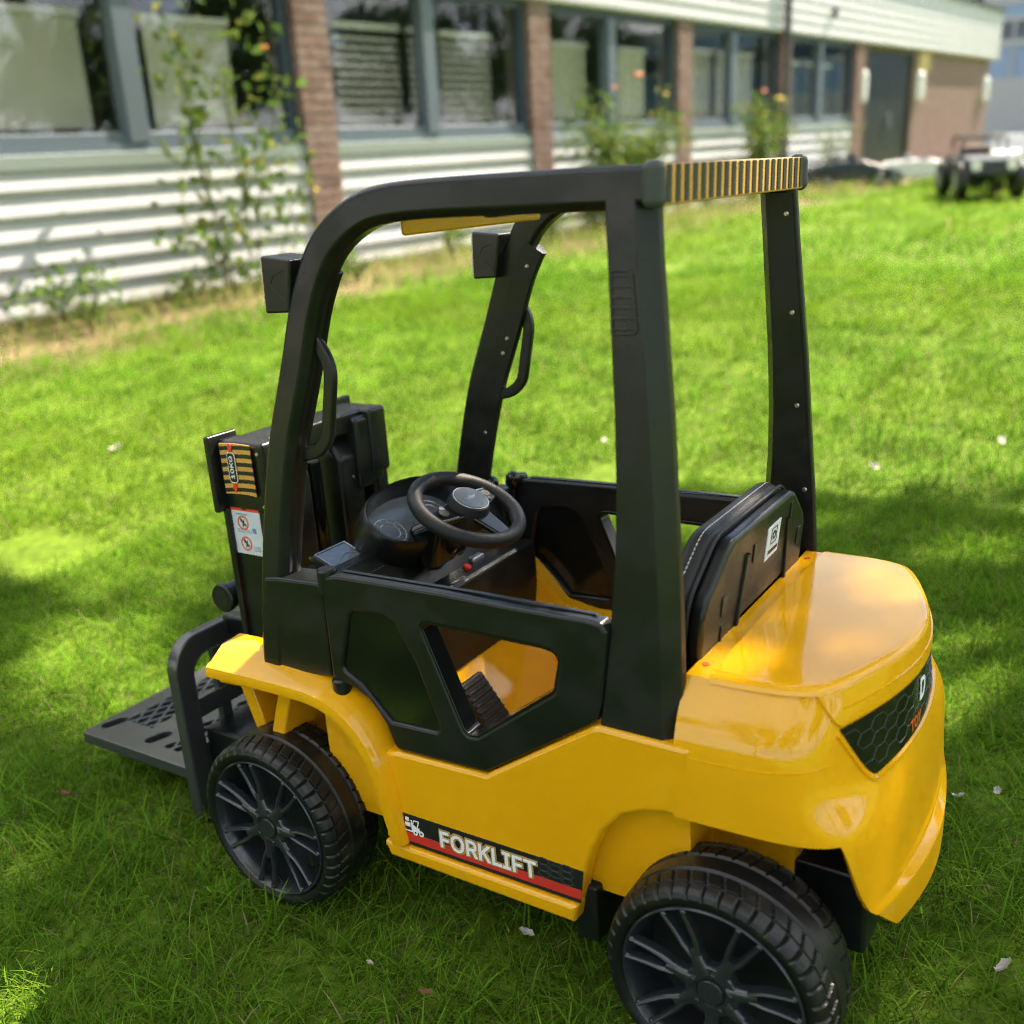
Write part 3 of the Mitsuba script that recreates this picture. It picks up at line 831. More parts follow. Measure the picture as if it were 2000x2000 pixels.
for s in (1, -1):
    q = (lambda m: m) if s == 1 else mirror
    k = mk('mast_column', q(cat(rbox(.722, .806, .122, .158, .06, .560, .005), rbox(.715, .812, .118, .160, .555, .664, .007))), 'black_plastic', 40)[len(FK) + 2:]
    mk(k + '__flange', q(rbox(.806, .8165, .120, .178, .555, .672, .003)), 'black_plastic', 40)
    mk(k + '__flange', q(rbox(.800, .811, .120, .166, .10, .56, .003)), 'black_plastic', 40)
    mk(k + '__groove', q(box(.7185, .7225, .128, .150, .12, .545)), 'dark_print', False)
    # curved striped load sticker
    cx = np.linspace(-1, 1, 15)
    def bent(x0, x1, z0, z1, o, slant=0):
        t = np.linspace(x0, x1, 12); u = (t - .766) / .033
        yy = .1605 + .0045 * (u ** 2) + o
        a = np.c_[t, yy, np.full(12, z0) + slant * (t - .766)]; b = np.c_[t, yy, np.full(12, z1) + slant * (t - .766)]
        m = loft(np.array([a, b, b - [0, .0012, 0], a - [0, .0012, 0], a]), caps=False, closed=False)
        return m
    mk(k + '__load_sticker', q(bent(.734, .798, .584, .661, 0)), 'amber_print', False)
    for i in range(6):
        z = .5885 + i * .0128
        mk(k + '__load_sticker__stripe', q(bent(.734, .7735 if i in (1, 2, 3, 4) else .798, z, z + .0058, .0006, -.06)), 'dark_print', False)
        if i in (1, 2, 3, 4):
            mk(k + '__load_sticker__stripe', q(bent(.7860, .798, z, z + .0058, .0006, -.06)), 'dark_print', False)
    pill = rounded(sbox(.7715, .602, .7865, .647), .005)
    mk(k + '__load_sticker__badge', q(prism(pill, .1618, .1630, .0003, steps=1)), 'dark_print', False)
    mk(k + '__load_sticker__badge_edge', q(prism(pill.buffer(.0009).difference(pill.buffer(-.0002)), .1618, .1632, .0003, steps=1)), 'white_print', False)
    tm = meshkit.text_mesh('10KG', .0062, .0005, True); tv = np.array(tm.vertices); tv[:, 0] -= tv[:, 0].max() / 2; tv[:, 1] -= .0031
    sc = .036 / (tv[:, 0].max() * 2)
    tm.vertices = np.c_[.779 + tv[:, 1] * s * 1.1, s * (.1633 + tv[:, 2]), .6245 + tv[:, 0] * sc]
    mk(k + '__load_sticker__lettering', fix(tm), 'white_print', False)
    for z, d in ((.655, 1), (.594, -1)):
        ar = Polygon([(.7755, z - d * .006), (.7755, z), (.7735, z), (.779, z + d * .0075), (.7845, z), (.7825, z), (.7825, z - d * .006)])
        mk(k + '__load_sticker__arrow', q(prism(ar, .1618, .1630, .0002, steps=1)), 'red_plastic', False)
    # warning sticker
    def plate(x0, x1, z0, z1, y=.1602):
        return prism(sbox(x0, z0, x1, z1), y - .001, y, .0002, steps=1)
    mk(k + '__warning_sticker', q(plate(.741, .800, .488, .570, .1592)), 'label_paper', False)
    mk(k + '__warning_sticker__header', q(plate(.741, .800, .557, .571, .1598)), 'red_plastic', False)
    mk(k + '__warning_sticker__triangle', q(prism(Polygon([(.766, .559), (.776, .559), (.771, .568)]), .1595, .1603, .0001, steps=1)), 'dark_print', False)
    rg = lambda x, z, r: prism(Point(x, z).buffer(r).difference(Point(x, z).buffer(r * .78)), .159, .1598, .0001, steps=1)
    fig = lambda x, z: prism(unary_union([LineString([(x + .004, z + .006), (x, z), (x - .005, z - .004)]).buffer(.0014), LineString([(x - .002, z + .004), (x + .001, z - .006)]).buffer(.0011), Point(x + .003, z + .003).buffer(.0018)]), .1588, .1598, .0001, steps=1)
    mk(k + '__warning_sticker__symbol', q(cat(rg(.778, .538, .0115), rg(.777, .505, .0115))), 'orange_print', False)
    mk(k + '__warning_sticker__symbol', q(cat(fig(.778, .538), fig(.777, .505))), 'dark_print', False)
    bl = [plate(.768 + .0, .790, .5505, .5525, .1597), plate(.752, .760, .523, .531, .1597)] + [plate(.762, .792, .5225 + .0022 * i, .5233 + .0022 * i, .1597) for i in range(3)] + [plate(.748, .762, .4945 + .003 * i, .4957 + .003 * i, .1597) for i in range(3)]
    mk(k + '__warning_sticker__print', q(cat(*bl)), 'blue_print', False)
    for z in (.648, .568):
        mk(k + '__screw', q(cyl((.7265, .1585, z), (.7265, .1610, z), .0035, 12, .0024)), 'steel')
    mk('inner_mast', q(hs([(x, y, z) for x in (.742, .790) for y in (.052, .098) for z in (.10, .590)] + [(.766, y, .618) for y in (.055, .095)], .012)), 'black_plastic', 40)
    for z in (.56, .46, .37, .30):
        mk('inner_mast_screw', q(cyl((.732, .075, z), (.7290, .075, z), .0034, 12, .0022)), 'steel')
    # head blocks
    mk('mast_head', q(rbox(.7205, .800, .085, .148, .536, .655, .009)), 'black_plastic', 40)
mk('mast_crossbeam', rbox(.735, .800, -.13, .13, .628, .664, .006), 'black_plastic', 40)
mk('mast_crossbeam', rbox(.752, .790, -.13, .13, .30, .335, .006), 'black_plastic', 40)
mk('lift_cylinder', cyl((.766, 0, .10), (.766, 0, .60), .020, 24, bev=.002), 'black_gloss', 40)
cr = cat(cyl((.868, -.147, .400), (.868, .147, .400), .0205, 28), cyl((.868, .137, .400), (.868, .148, .400), .0235, 28, bev=.002), cyl((.868, -.148, .400), (.868, -.137, .400), .0235, 28, bev=.002))
fk('carriage_tube', cr, 'black_plastic', 40)
for s in (1, -1):
    fk('carriage_tube__bore', cyl((.868, s * .1475, .400), (.868, s * .1488, .400), .0145, 24), 'dark_print', 30)
fk('carriage', cat(rbox(.812, .868, -.10, .10, .345, .425, .008), rbox(.85, .955, .06, .085, .30, .335, .006), rbox(.85, .955, -.085, -.06, .30, .335, .006), rbox(.822, .95, -.16, .16, .075, .16, .006)), 'black_plastic', 40)

# ---- load guard: bent frame with bars
def guard_half(w, h, r):
    return rounded(sbox(-w, -.12, w, h), r, 10).intersection(sbox(-1, 0.005, 1, 1))


go = rounded(sbox(-.2005, -.2, .2005, .327), .055, 10).intersection(sbox(-1, .004, 1, 1))
gi = rounded(sbox(-.1640, -.2, .1640, .287), .032, 10).intersection(sbox(-1, -.1, 1, 1))
fk('load_guard', prism(go.difference(gi), .944, .968, .004, 'x'), 'fork_plastic', 40)
for y in (.108, .036, -.036, -.108):
    fk('load_guard__bar', rbox(.948, .962, y - .011, y + .011, .13, .292, .003), 'fork_plastic', 40)
fk('load_guard__rail', rbox(.946, .962, -.168, .168, .180, .214, .003), 'fork_plastic', 40)
fk('load_guard__panel', rbox(.947, .961, -.168, .168, .03, .132, .003), 'fork_plastic', 40)
fk('load_guard__bolt', cyl((.9465, .150, .118), (.9435, .150, .118), .004, 12), 'steel')

# ---- slotted pallet on the forks
plate = rounded(sbox(.966, -.190, 1.262, .190), .006)
holes = []
for x, y in ((1.236, .138), (1.112, .138), (1.236, -.138), (1.112, -.138)):
    holes.append(LineString([(x - .004, y - .012), (x + .004, y + .012)]).buffer(.0115))
lat = sbox(1.145, -.120, 1.222, .122)
for i in range(-14, 15):
    for j in range(-14, 15):
        x, y = 1.18 + (i + j) * .0125, (i - j) * .0215
        d = Polygon([(x - .0095, y), (x, y - .0165), (x + .0095, y), (x, y + .0165)])
        for z in (sbox(1.150, -.118, 1.222, .122), sbox(.985, -.155, 1.075, .158)):
            g = d.intersection(z)
            if g.area > 4e-5: holes.append(g.buffer(-.0004))
pal = plate.difference(unary_union(holes))
fk('pallet', prism(pal, .0695, .0905, .0022, 'z', 2), 'fork_plastic', 40)
for a_, b_ in ((.135, .150), (-.150, -.135), (-.02, .02)):
    fk('pallet__skirt', rbox(.975, 1.235, a_, b_, .030, .071, .003), 'black_plastic', 40)
fk('fork_blade', rbox(.93, 1.25, .07, .125, .034, .066, .004), 'black_plastic', 40)
fk('fork_blade', rbox(.93, 1.25, -.125, -.07, .034, .066, .004), 'black_plastic', 40)

# ---- wheels: tyre with moulded blocks, twin-spoke rim; local y points outwards, y = 0 is the rim face
NB = 42
NT = NB * 14
py = np.r_[np.linspace(.0015, -.004, 4), np.linspace(-.006, -.098, 58), np.linspace(-.100, -.104, 3)]
base_r = np.interp(py, [-.104, -.098, -.088, -.070, -.034, -.014, -.006, -.001, .0015], [.1205, .1265, .1295, .1312, .1312, .1295, .1272, .1238, .1195])
th = np.linspace(0, 2 * PI, NT, endpoint=False)
TH, PY = np.meshgrid(th, py, indexing='ij')
D = np.zeros_like(TH)
def groove(x, w):
    return np.clip(1 - np.abs(x) / w, 0, 1) ** .6
sl_o = np.clip((-PY) / .034, 0, 1)
u = TH / (2 * PI) * NB
cross = lambda sh: np.abs(((u + sh) % 1.0) - .5) * (2 * PI * .13 / NB)
zone_o = (PY > -.0345)
D += np.where(zone_o, groove(cross(.35 * np.clip((-PY - .012) / .02, 0, 1)), .0020), 0)
D = np.maximum(D, np.where(zone_o, groove(PY + .0155, .0011), 0))
D = np.maximum(D, groove(PY + .0365, .0022) * .9)
zone_i = (PY < -.066)
D = np.maximum(D, np.where(zone_i, groove(cross(.5 - .35 * np.clip((-PY - .066) / .02, 0, 1)), .0016), 0))
D = np.maximum(D, groove(PY + .064, .0022) * .9)
D = np.maximum(D, np.where(zone_i, groove(PY + .085, .0011), 0))
Rr = base_r[None, :] - .0038 * D
side = arr((.1055, -.0052), (.1085, -.0020), (.1130, .0012), (.1172, .0020))
ring = np.stack([Rr * np.cos(TH), PY, Rr * np.sin(TH)], -1)
sd = np.stack([side[None, :, 0] * np.cos(th)[:, None], np.broadcast_to(side[None, :, 1], (NT, 4)), side[None, :, 0] * np.sin(th)[:, None]], -1)
ins = arr((.118, -.1055), (.085, -.103))
si = np.stack([ins[None, :, 0] * np.cos(th)[:, None], np.broadcast_to(ins[None, :, 1], (NT, 2)), ins[None, :, 0] * np.sin(th)[:, None]], -1)
G = np.concatenate([sd, ring, si], 1)
m_tyre = fix(loft(np.concatenate([G, G[:1]]), caps=False, closed=False))
# rim
m_rim = fix(lathe([(.1062, -.0055), (.1058, -.0010), (.1040, .0004), (.1022, -.0012), (.1012, -.006), (.0965, -.012), (.0950, -.026), (.0930, -.060)], 96))
m_back = fix(lathe([(.0935, -.058), (.05, -.062), (.0003, -.062)], 48))
NS = 7
sp_m = []
def spoke_seg(pts, w, hgt):
    """bar along pts (angle, radius, y) with a rounded top"""
    P = np.array([[r * math.cos(a), y, r * math.sin(a)] for a, r, y in pts])
    sec = np.array([(-1, -1.6), (1, -1.6), (1, .0), (.62, .75), (0, 1), (-.62, .75), (-1, .0)])
    n = len(P); t = np.gradient(P, axis=0); t /= np.linalg.norm(t, axis=1)[:, None]
    a = np.cross(t, (0, 1, 0)); a /= np.linalg.norm(a, axis=1)[:, None]
    w = np.broadcast_to(w, n); hh = np.broadcast_to(hgt, n)
    R = P[:, None] + a[:, None] * (sec[None, :, :1] * w[:, None, None]) + np.array([0, 1, 0]) * (sec[None, :, 1:] * hh[:, None, None])
    return fix(loft(R))


for i in range(NS):
    a0 = 2 * PI * i / NS
    for s in (1, -1):
        tt = np.linspace(0, 1, 9)
        ang = a0 + s * (math.radians(7.4) * np.clip(tt * 1.25, 0, 1) ** .8 * (1) + math.radians(1.5) * np.sin(tt * PI) )
        rad = .044 + (.1012 - .044) * tt
        yy = -.0085 + .0065 * tt ** .8 - .002 * np.sin(tt * PI)
        ang0 = a0 + s * np.interp(rad, [.044, .060, .1012], [math.radians(5.0), math.radians(8.2), math.radians(7.4)])
        sp_m.append(spoke_seg(np.c_[ang0, rad, yy], np.interp(tt, [0, 1], [.0042, .0029]), np.interp(tt, [0, 1], [.0050, .0044])))
        sp_m.append(hs([(.0995 * math.cos(ang0[-1]), -.0028, .0995 * math.sin(ang0[-1]))], .0042, 10))
    tt = np.linspace(0, 1, 5)
    sp_m.append(spoke_seg(np.c_[np.full(5, a0), .020 + .034 * tt, -.0075 - .001 * tt], np.interp(tt, [0, .5, 1], [.0120, .0086, .0078]), .0052))
m_spk = cat(*sp_m)
m_hub = fix(lathe([(.0335, -.016), (.0325, -.0075), (.030, -.0045), (.0175, -.0045), (.0165, -.0065), (.0155, -.0065), (.0150, -.0030), (.0142, -.0020), (.0004, -.0020)], 56))
m_nut = [xform(fix(lathe([(.0036, -.006), (.0036, -.0026), (.0028, -.0015), (.0003, -.0013)], 10)), None, (.0228 * math.cos(a), 0, .0228 * math.sin(a))) for a in np.arange(5) * 2 * PI / 5 + .2]
m_hole = [xform(fix(lathe([(.0026, -.0047), (.0026, -.0040), (.0018, -.0040), (.0014, -.0050), (.0003, -.0050)], 10)), None, (.0228 * math.cos(a), 0, .0228 * math.sin(a))) for a in np.arange(5) * 2 * PI / 5 + .2 + PI / 5]
wheel_src = {}
for x, y, phase, steer, lab in ((0, .295, math.radians(14), 0, 'left rear wheel, nearest the camera'), (.675, .295, math.radians(24), -.6, 'left front wheel beside the pallet forks'), (0, -.295, .3, 0, None), (.675, -.295, .7, -.6, None)):
    M = np.eye(4)
    A = V @ rot((0, 0, 1), steer + (0 if y > 0 else 180)) @ rot((0, 1, 0), -math.degrees(phase))
    wk = key_for(f'{FK}__wheel')
    labels[wk] = {'label': lab} if lab else {}
    if not lab: labels.pop(wk)
    pos = V @ arr(x, y, .13)
    parts = [('tyre', m_tyre, 'tyre_rubber', 25), ('rim', m_rim, 'rim_plastic', 40), ('rim_back', m_back, 'dark_print', 40), ('spokes', m_spk, 'rim_plastic', 40), ('hub', m_hub, 'rim_plastic', 40)] + [('lug_nut', n, 'rim_plastic', 40) for n in m_nut] + [('bolt_hole', n, 'rim_plastic', 40) for n in m_hole]
    first = not wheel_src
    for i, (nm, m, mat, sm) in enumerate(parts):
        kk = key_for(f'{wk}__{nm}')
        if first:
            wheel_src[i] = mikit.ply(m, mat, smooth=sm)
        B = np.eye(4); B[:3, :3] = A; B[:3, 3] = pos
        scene[kk] = {**wheel_src[i], 'to_world': T4(B.tolist())}
    if f'{FK}__wheel' not in labels and wk == f'{FK}__wheel':
        labels[wk] = {'label': lab}
# ================================================================ lawn and ground
U = np.array([-0.0774, -0.997, 0.0]); U /= np.linalg.norm(U)          # along the facade, away from the camera
N = np.array([-U[1], U[0], 0.0])                                     # into the building
F0 = CAM + N * 6.13                                                   # point of the facade plane
F0 = F0 - U * ((F0 - np.array([5.4692, -3.4653, 0])) @ U); F0[2] = 0  # s = 0 where the facade was measured


def fac(s, z, out=0.0):
    """point on the facade: s along it, z height, out = metres in front of the cladding plane"""
    return F0 + U * s + np.array([0, 0, z]) - N * out


def ground_z(x, y):
    x, y = np.asarray(x, float), np.asarray(y, float)
    r = np.hypot(x - .3, y)
    t = np.clip((r - .9) / 4.2, 0, 1); t = t * t * (3 - 2 * t)
    near = -.038 * np.clip(x, -2, 3) + .0192 * np.clip(y, -2, 2)
    far = .13 + .009 * np.clip(-y - 2, 0, 20)
    b = (meshkit.fbm(np.stack([x * .9, y * .9, x * 0], -1), 3, 11) - .5) * .05 * np.clip((r - .8) / 2, 0, 1)
    return near * (1 - t) + far * t + b - .006


def f_soil(p, n, uv):
    d = (p.x - CAM[0]) * N[0] + (p.y - CAM[1]) * N[1] + .35 * (noise(p.x * 1.7, p.y * 1.7, 0) - .5) + .12 * (noise(p.x * 7, p.y * 7, 3) - .5)
    k = fbm(p.x * 6, p.y * 6, 1.0, 4)
    k2 = noise(p.x * 60, p.y * 60, 2.0)
    grass = mix((.07, .12, .012), (.12, .19, .017), k) * (.6 + .6 * k2)
    soil = mix((.13, .095, .052), (.21, .165, .092), k) * (.75 + .4 * k2)
    t = smoothstep(4.75, 5.15, d)
    return mix(grass, soil, t)


bsdf('ground_mat', proc(f_soil), .95, .1)
gx = np.unique(np.r_[np.linspace(-90, -4, 24), np.linspace(-4, 8, 121), np.linspace(8, 110, 24)])
gy = np.unique(np.r_[np.linspace(-140, -26, 24), np.linspace(-26, 4, 151), np.linspace(4, 60, 18)])
GX, GY = np.meshgrid(gx, gy, indexing='ij')
GZ = ground_z(GX, GY)
gv = np.stack([GX, GY, GZ], -1)
put('ground', loft(gv, caps=False, closed=False), 'ground_mat', True)
if (lambda m: m)(0) == 0:
    labels['ground'] = {'label': 'lawn soil with bare earth along the building', 'kind': 'structure'}

# grass blades as tiles
bsdf_grass = {'type': 'principledthin', 'base_color': VCOL, 'roughness': .40, 'spec_trans': 0.0, 'diff_trans': 1.0, 'eta': 1.35}
scene['grass_mat'] = bsdf_grass


def blades(n, size, hmin, hmax, w, seed, droop=1.0, dry=.04, segs=3, fq=9, amp=.9, tint=(1, 1, 1)):
    g = np.random.default_rng(seed)
    x, y = g.uniform(-size / 2, size / 2, (2, n))
    h = g.uniform(hmin, hmax, n) * (1 - amp * .5 + amp * meshkit.noise(np.stack([x * fq + 50, y * fq + 50, x * 0], -1), seed))
    az = g.uniform(0, 2 * PI, n) * 1.0
    lean_ = np.abs(g.normal(0, .42, n)) * droop + .12
    curl = g.uniform(.2, 1.1, n) * droop
    wd = w * g.uniform(.6, 1.3, n)
    d = np.stack([np.cos(az), np.sin(az)], 1); pz = np.stack([-np.sin(az), np.cos(az)], 1)
    tw = g.uniform(-.8, .8, n); side = pz * np.cos(tw)[:, None] + d * np.sin(tw)[:, None]
    rows_ = []
    for k in range(segs + 1):
        t = k / segs
        ang = lean_ + curl * t
        r_ = h * (np.sin(lean_) * t + .5 * curl * t * t * np.cos(lean_)); z_ = h * (t * np.cos(lean_) - .42 * curl * t * t * np.sin(lean_ + .35))
        c = np.stack([x + d[:, 0] * r_, y + d[:, 1] * r_, np.maximum(z_, .001 + .02 * h)], 1)
        ww = wd * (1 - t ** 1.6) * .5
        if k < segs:
            rows_.append(c + np.c_[side * ww[:, None], np.zeros(n)]); rows_.append(c - np.c_[side * ww[:, None], np.zeros(n)])
        else:
            rows_.append(c)
    v = np.stack(rows_, 1); m = v.shape[1]
    f = []
    for k in range(segs - 1):
        f += [(2 * k, 2 * k + 1, 2 * k + 3), (2 * k, 2 * k + 3, 2 * k + 2)]
    f.append((2 * segs - 2, 2 * segs - 1, 2 * segs))
    f = (np.array(f)[None] + (np.arange(n) * m)[:, None, None]).reshape(-1, 3)
    base = np.array([.122, .275, .024]) * g.uniform(.5, 1.4, (n, 1)) * np.array([1, 1, 1])
    yel = g.random(n)[:, None]; base = base * (1 - .35 * yel) + np.array([.260, .340, .024]) * .35 * yel
    base = base * np.asarray(tint) * (1 - .35 * amp * .5 + .35 * amp * meshkit.noise(np.stack([x * fq * .8 + 90, y * fq * .8 + 90, x * 0], -1), seed + 7))[:, None]
    isdry = g.random(n) < dry
    base[isdry] = np.array([.34, .30, .15]) * g.uniform(.6, 1.2, (isdry.sum(), 1))
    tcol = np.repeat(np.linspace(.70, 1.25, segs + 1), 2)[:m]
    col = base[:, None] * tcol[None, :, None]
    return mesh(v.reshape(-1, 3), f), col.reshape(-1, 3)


LAWN_EDGE = 5.05
def joined(*parts):
    v = [p[0] for p in parts]
    return trimesh.util.concatenate(v), np.vstack([p[1] for p in parts])


TN = [(1, 1, 1), (.86, .93, 1.0), (1.12, 1.04, .95), (.95, .90, .8), (1.05, 1.08, 1.1)]
tiles = {'near': [joined(blades(1700, .34, .022, .070, .0023, 100 + i, 1.5, .03, amp=1.0), blades(200, .34, .040, .090, .0042, 140 + i, 1.2, .02, amp=.8),
                         blades(260, .34, .020, .060, .0016, 180 + i, 3.0, .75, amp=.6)) for i in range(5)],
         'mid': [joined(blades(1900, .70, .028, .072, .0048, 200 + i, 1.0, .03, 2, 7, 1.2, TN[i]), blades(160, .70, .02, .05, .004, 240 + i, 2.6, .8, 2)) for i in range(5)],
         'far': [blades(1500, 1.6, .035, .085, .012, 300 + i, .9, .04, 2, 3, 1.2, TN[i]) for i in range(5)]}
for nm, lst in tiles.items():
    for i, (m, c) in enumerate(lst):
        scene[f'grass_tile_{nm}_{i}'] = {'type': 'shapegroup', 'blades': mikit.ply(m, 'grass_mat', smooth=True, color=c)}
R3 = np.stack([np.cross(CAM_DIR, CAM_UP), -CAM_UP, CAM_DIR]); R3 /= np.linalg.norm(R3, axis=1)[:, None]


def in_view(p, margin=.12):
    q = (p - CAM) @ R3.T
    u, v = q[..., 0] / q[..., 2], q[..., 1] / q[..., 2]
    return (q[..., 2] > .05) & (np.abs(u) < .4966 + margin) & (v < .4966 + margin * 1.5) & (v > -.6)


def near_truck(x, y):
    return False


gi_n = 0
def lay(nm, cell, dmin, dmax):
    global gi_n
    k = len(tiles[nm]); g = np.random.default_rng(5)
    for ix in range(int(-8 / cell), int(26 / cell)):
        for iy in range(int(-34 / cell), int(4 / cell)):
            x, y = (ix + .5) * cell, (iy + .5) * cell
            dist = math.hypot(x - CAM[0], y - CAM[1])
            if not (dmin <= dist < dmax): continue
            z = float(ground_z(x, y))
            pts = np.array([(x + a * cell, y + b * cell, z) for a in (-.5, 0, .5) for b in (-.5, 0, .5)])
            if not in_view(pts, .10).any(): continue
            dd = (np.array([x, y, 0]) - CAM) @ N
            if dd > LAWN_EDGE + .25 * math.sin(x * 3 + y * 1.7): continue
            e = cell / 2
            sx = (float(ground_z(x + e, y)) - float(ground_z(x - e, y))) / cell; sy = (float(ground_z(x, y + e)) - float(ground_z(x, y - e))) / cell
            a = g.integers(0, 4) * PI / 2; c, s_ = math.cos(a), math.sin(a)
            sc = g.uniform(.9, 1.12)
            M = np.array([[c, -s_, 0, x], [s_, c, 0, y], [sx * c + sy * s_, -sx * s_ + sy * c, sc, z - .002], [0, 0, 0, 1]])
            gi_n += 1
            scene[f'grass__{gi_n:04d}'] = {'type': 'instance', 'to_world': T4(M.tolist()), 'group': {'type': 'ref', 'id': f'grass_tile_{nm}_{int(g.integers(0, k))}'}}


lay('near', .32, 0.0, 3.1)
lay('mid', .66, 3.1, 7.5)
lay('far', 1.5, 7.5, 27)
labels['grass'] = {'label': 'short green lawn grass, sunlit with tree shade in front', 'category': 'grass', 'kind': 'stuff'}
print('grass tiles', gi_n)
# ================================================================ the low brick building
FB = np.stack([U, N, [0, 0, 1.0]], 1)                                # local x along the facade, y into the building, z up
CS = float((CAM - F0) @ U)


def deep(s, z, d):
    """where a point seen on the facade plane at (s, z) stands if it is d metres behind that plane"""
    k = 1 + d / 6.13
    return CS + (s - CS) * k, CAM[2] + (z - CAM[2]) * k


BD = 'brick_building'
tag(BD, 'long single-storey brick building with white cladding and blinds in its windows', 'building')


def bd(part, m, mat, smooth=30, label=None):
    return put(f'{BD}__{part}', xform(m, FB, F0), mat, smooth, label)


def f_brick(c0, c1):
    def f(p, n, uv):
        k = fbm(p.x * 11 + p.y * 7, p.z * 13, p.y * 9, 3); k2 = noise(p.x * 120, p.y * 120, p.z * 120)
        return mix(c0, c1, k) * (.8 + .35 * k2)
    return f


bsdf('brick_a', proc(f_brick((.165, .105, .092), (.245, .168, .150))), .9, .2)
bsdf('brick_b', proc(f_brick((.18, .125, .112), (.25, .185, .168))), .9, .2)
bsdf('brick_c', proc(f_brick((.125, .08, .07), (.19, .125, .11))), .9, .2)
bsdf('mortar', (.20, .185, .17), .95, .1)


def f_clad(p, n, uv):
    k = fbm(p.x * 3 + p.y * 1.3, p.y * 2, p.z * 9, 3)
    st = fbm(p.y * 14, p.z * 1.2, p.x * 2, 3)
    return mix((.37, .39, .41), (.48, .50, .52), .4 * k + .6 * st)


bsdf('cladding_white', proc(f_clad), .45, .4)
bsdf('frame_slate', (.105, .135, .175), .4, .4)
bsdf('frame_dark', (.035, .055, .085), .4, .4)
bsdf('sill_grey', (.235, .285, .275), .5, .3)
bsdf('sill_light', (.50, .51, .52), .5, .3)
bsdf('blind_cream', (.50, .50, .42), .6, .3)
bsdf('blind_green', (.47, .49, .36), .6, .3)
bsdf('room_wall', (.06, .08, .085), .9, .1)
bsdf('door_dark', (.012, .016, .022), .35, .4)
bsdf('door_wood', (.10, .085, .055), .6, .3)
bsdf('lamp_white', (.72, .73, .74), .3, .5)
bsdf('notice_yellow', (.48, .37, .16), .5, .3)
bsdf('pipe_dark', (.05, .055, .06), .45, .4)
bsdf('plinth', (.17, .13, .10), .9, .1)
scene['pane_glass'] = {'type': 'thindielectric', 'int_ior': 1.62}

PIL = [1.41 + 2.86 * k for k in range(-2, 5)]                        # left edges of the brick pillars
PW, POUT = .32, .10
LB = dict(full=.215, half=.1025)
bricks = {}
for nm, L in LB.items():
    for c in 'abc':
        bricks[nm, c] = mikit.ply(xform(rbox(0, L, 0, .10, 0, .065, .004, 6)), f'brick_{c}', smooth=40)
g = np.random.default_rng(21)
Mfb = FB


def brick(parent, nm, c, s, out, z):
    A = np.eye(4); A[:3, :3] = FB @ rot((0, 0, 1), g.normal(0, .25)); A[:3, 3] = F0 + FB @ np.array([s, -out + g.normal(0, .0012), z])
    scene[key_for(f'{parent}__brick')] = {**bricks[nm, c], 'to_world': T4(A.tolist())}


def courses(s0, s1, z0, z1, out):
    """stretcher bond as one mesh"""
    ms = []
    k = 0; z = z0
    while z + .065 < z1:
        s = s0 - (.1125 if k % 2 else 0)
        while s < s1:
            a, b = max(s, s0), min(s + .215, s1)
            if b - a > .03:
                o = g.normal(0, .0015)
                ms.append(box(a, b, -out + o, .06, z, z + .065))
            s += .225
        z += .075; k += 1
    return cat(*ms)


for i, s0 in enumerate(PIL):
    pk = bd('pillar', box(s0 + .008, s0 + PW - .008, -POUT + .010, .20, -.1, 2.29), 'mortar', False)
    if 2 <= i <= 5:
        for k in range(30):
            z = .05 + k * .075
            seq = ('full', 'half') if k % 2 else ('half', 'full')
            s = s0
            for nm in seq:
                brick(pk, nm, 'aabbc'[g.integers(0, 5)], s, POUT, z); s += LB[nm] + .0025
    else:
        kk = put(pk + '__bricks', xform(courses(s0, s0 + PW, .05, 2.29, POUT), FB, F0), 'brick_a', False)
        labels[kk] = {'label': 'brickwork of a pillar', 'kind': 'stuff'}

# cladding under the windows, sills, windows, blinds
PROF = np.array([(-.004, .0), (-.034, .012), (-.040, .030), (-.036, .060), (-.022, .105), (-.010, .141), (.02, .141), (.02, .0)])


def board(s0, s1, z, h=.1415, out=0.0, k=1.0):
    p = PROF.copy(); p[:, 1] *= h / .1415
    r = np.array([[[s, -out + a * k, z + b] for a, b in p] for s in (s0, s1)])
    return fix(loft(r))


def slats(par, s0, s1, z0, z1, d, pitch, tilt, mat, w=.052):
    n_ = int((z1 - z0) / pitch)
    src = None
    for i in range(n_):
        z = z0 + (i + .5) * pitch
        k = key_for(f'{par}__slat')
        if src is None:
            ms = xform(xform(rbox(0, s1 - s0, -w / 2, w / 2, -.0015, .0015, .0014, 6), rot((1, 0, 0), tilt)), FB)
            src = mikit.ply(ms, mat, smooth=False)
        A = np.eye(4); A[:3, 3] = F0 + FB @ np.array([s0, d, z])
        scene[k] = {**src, 'to_world': T4(A.tolist())}


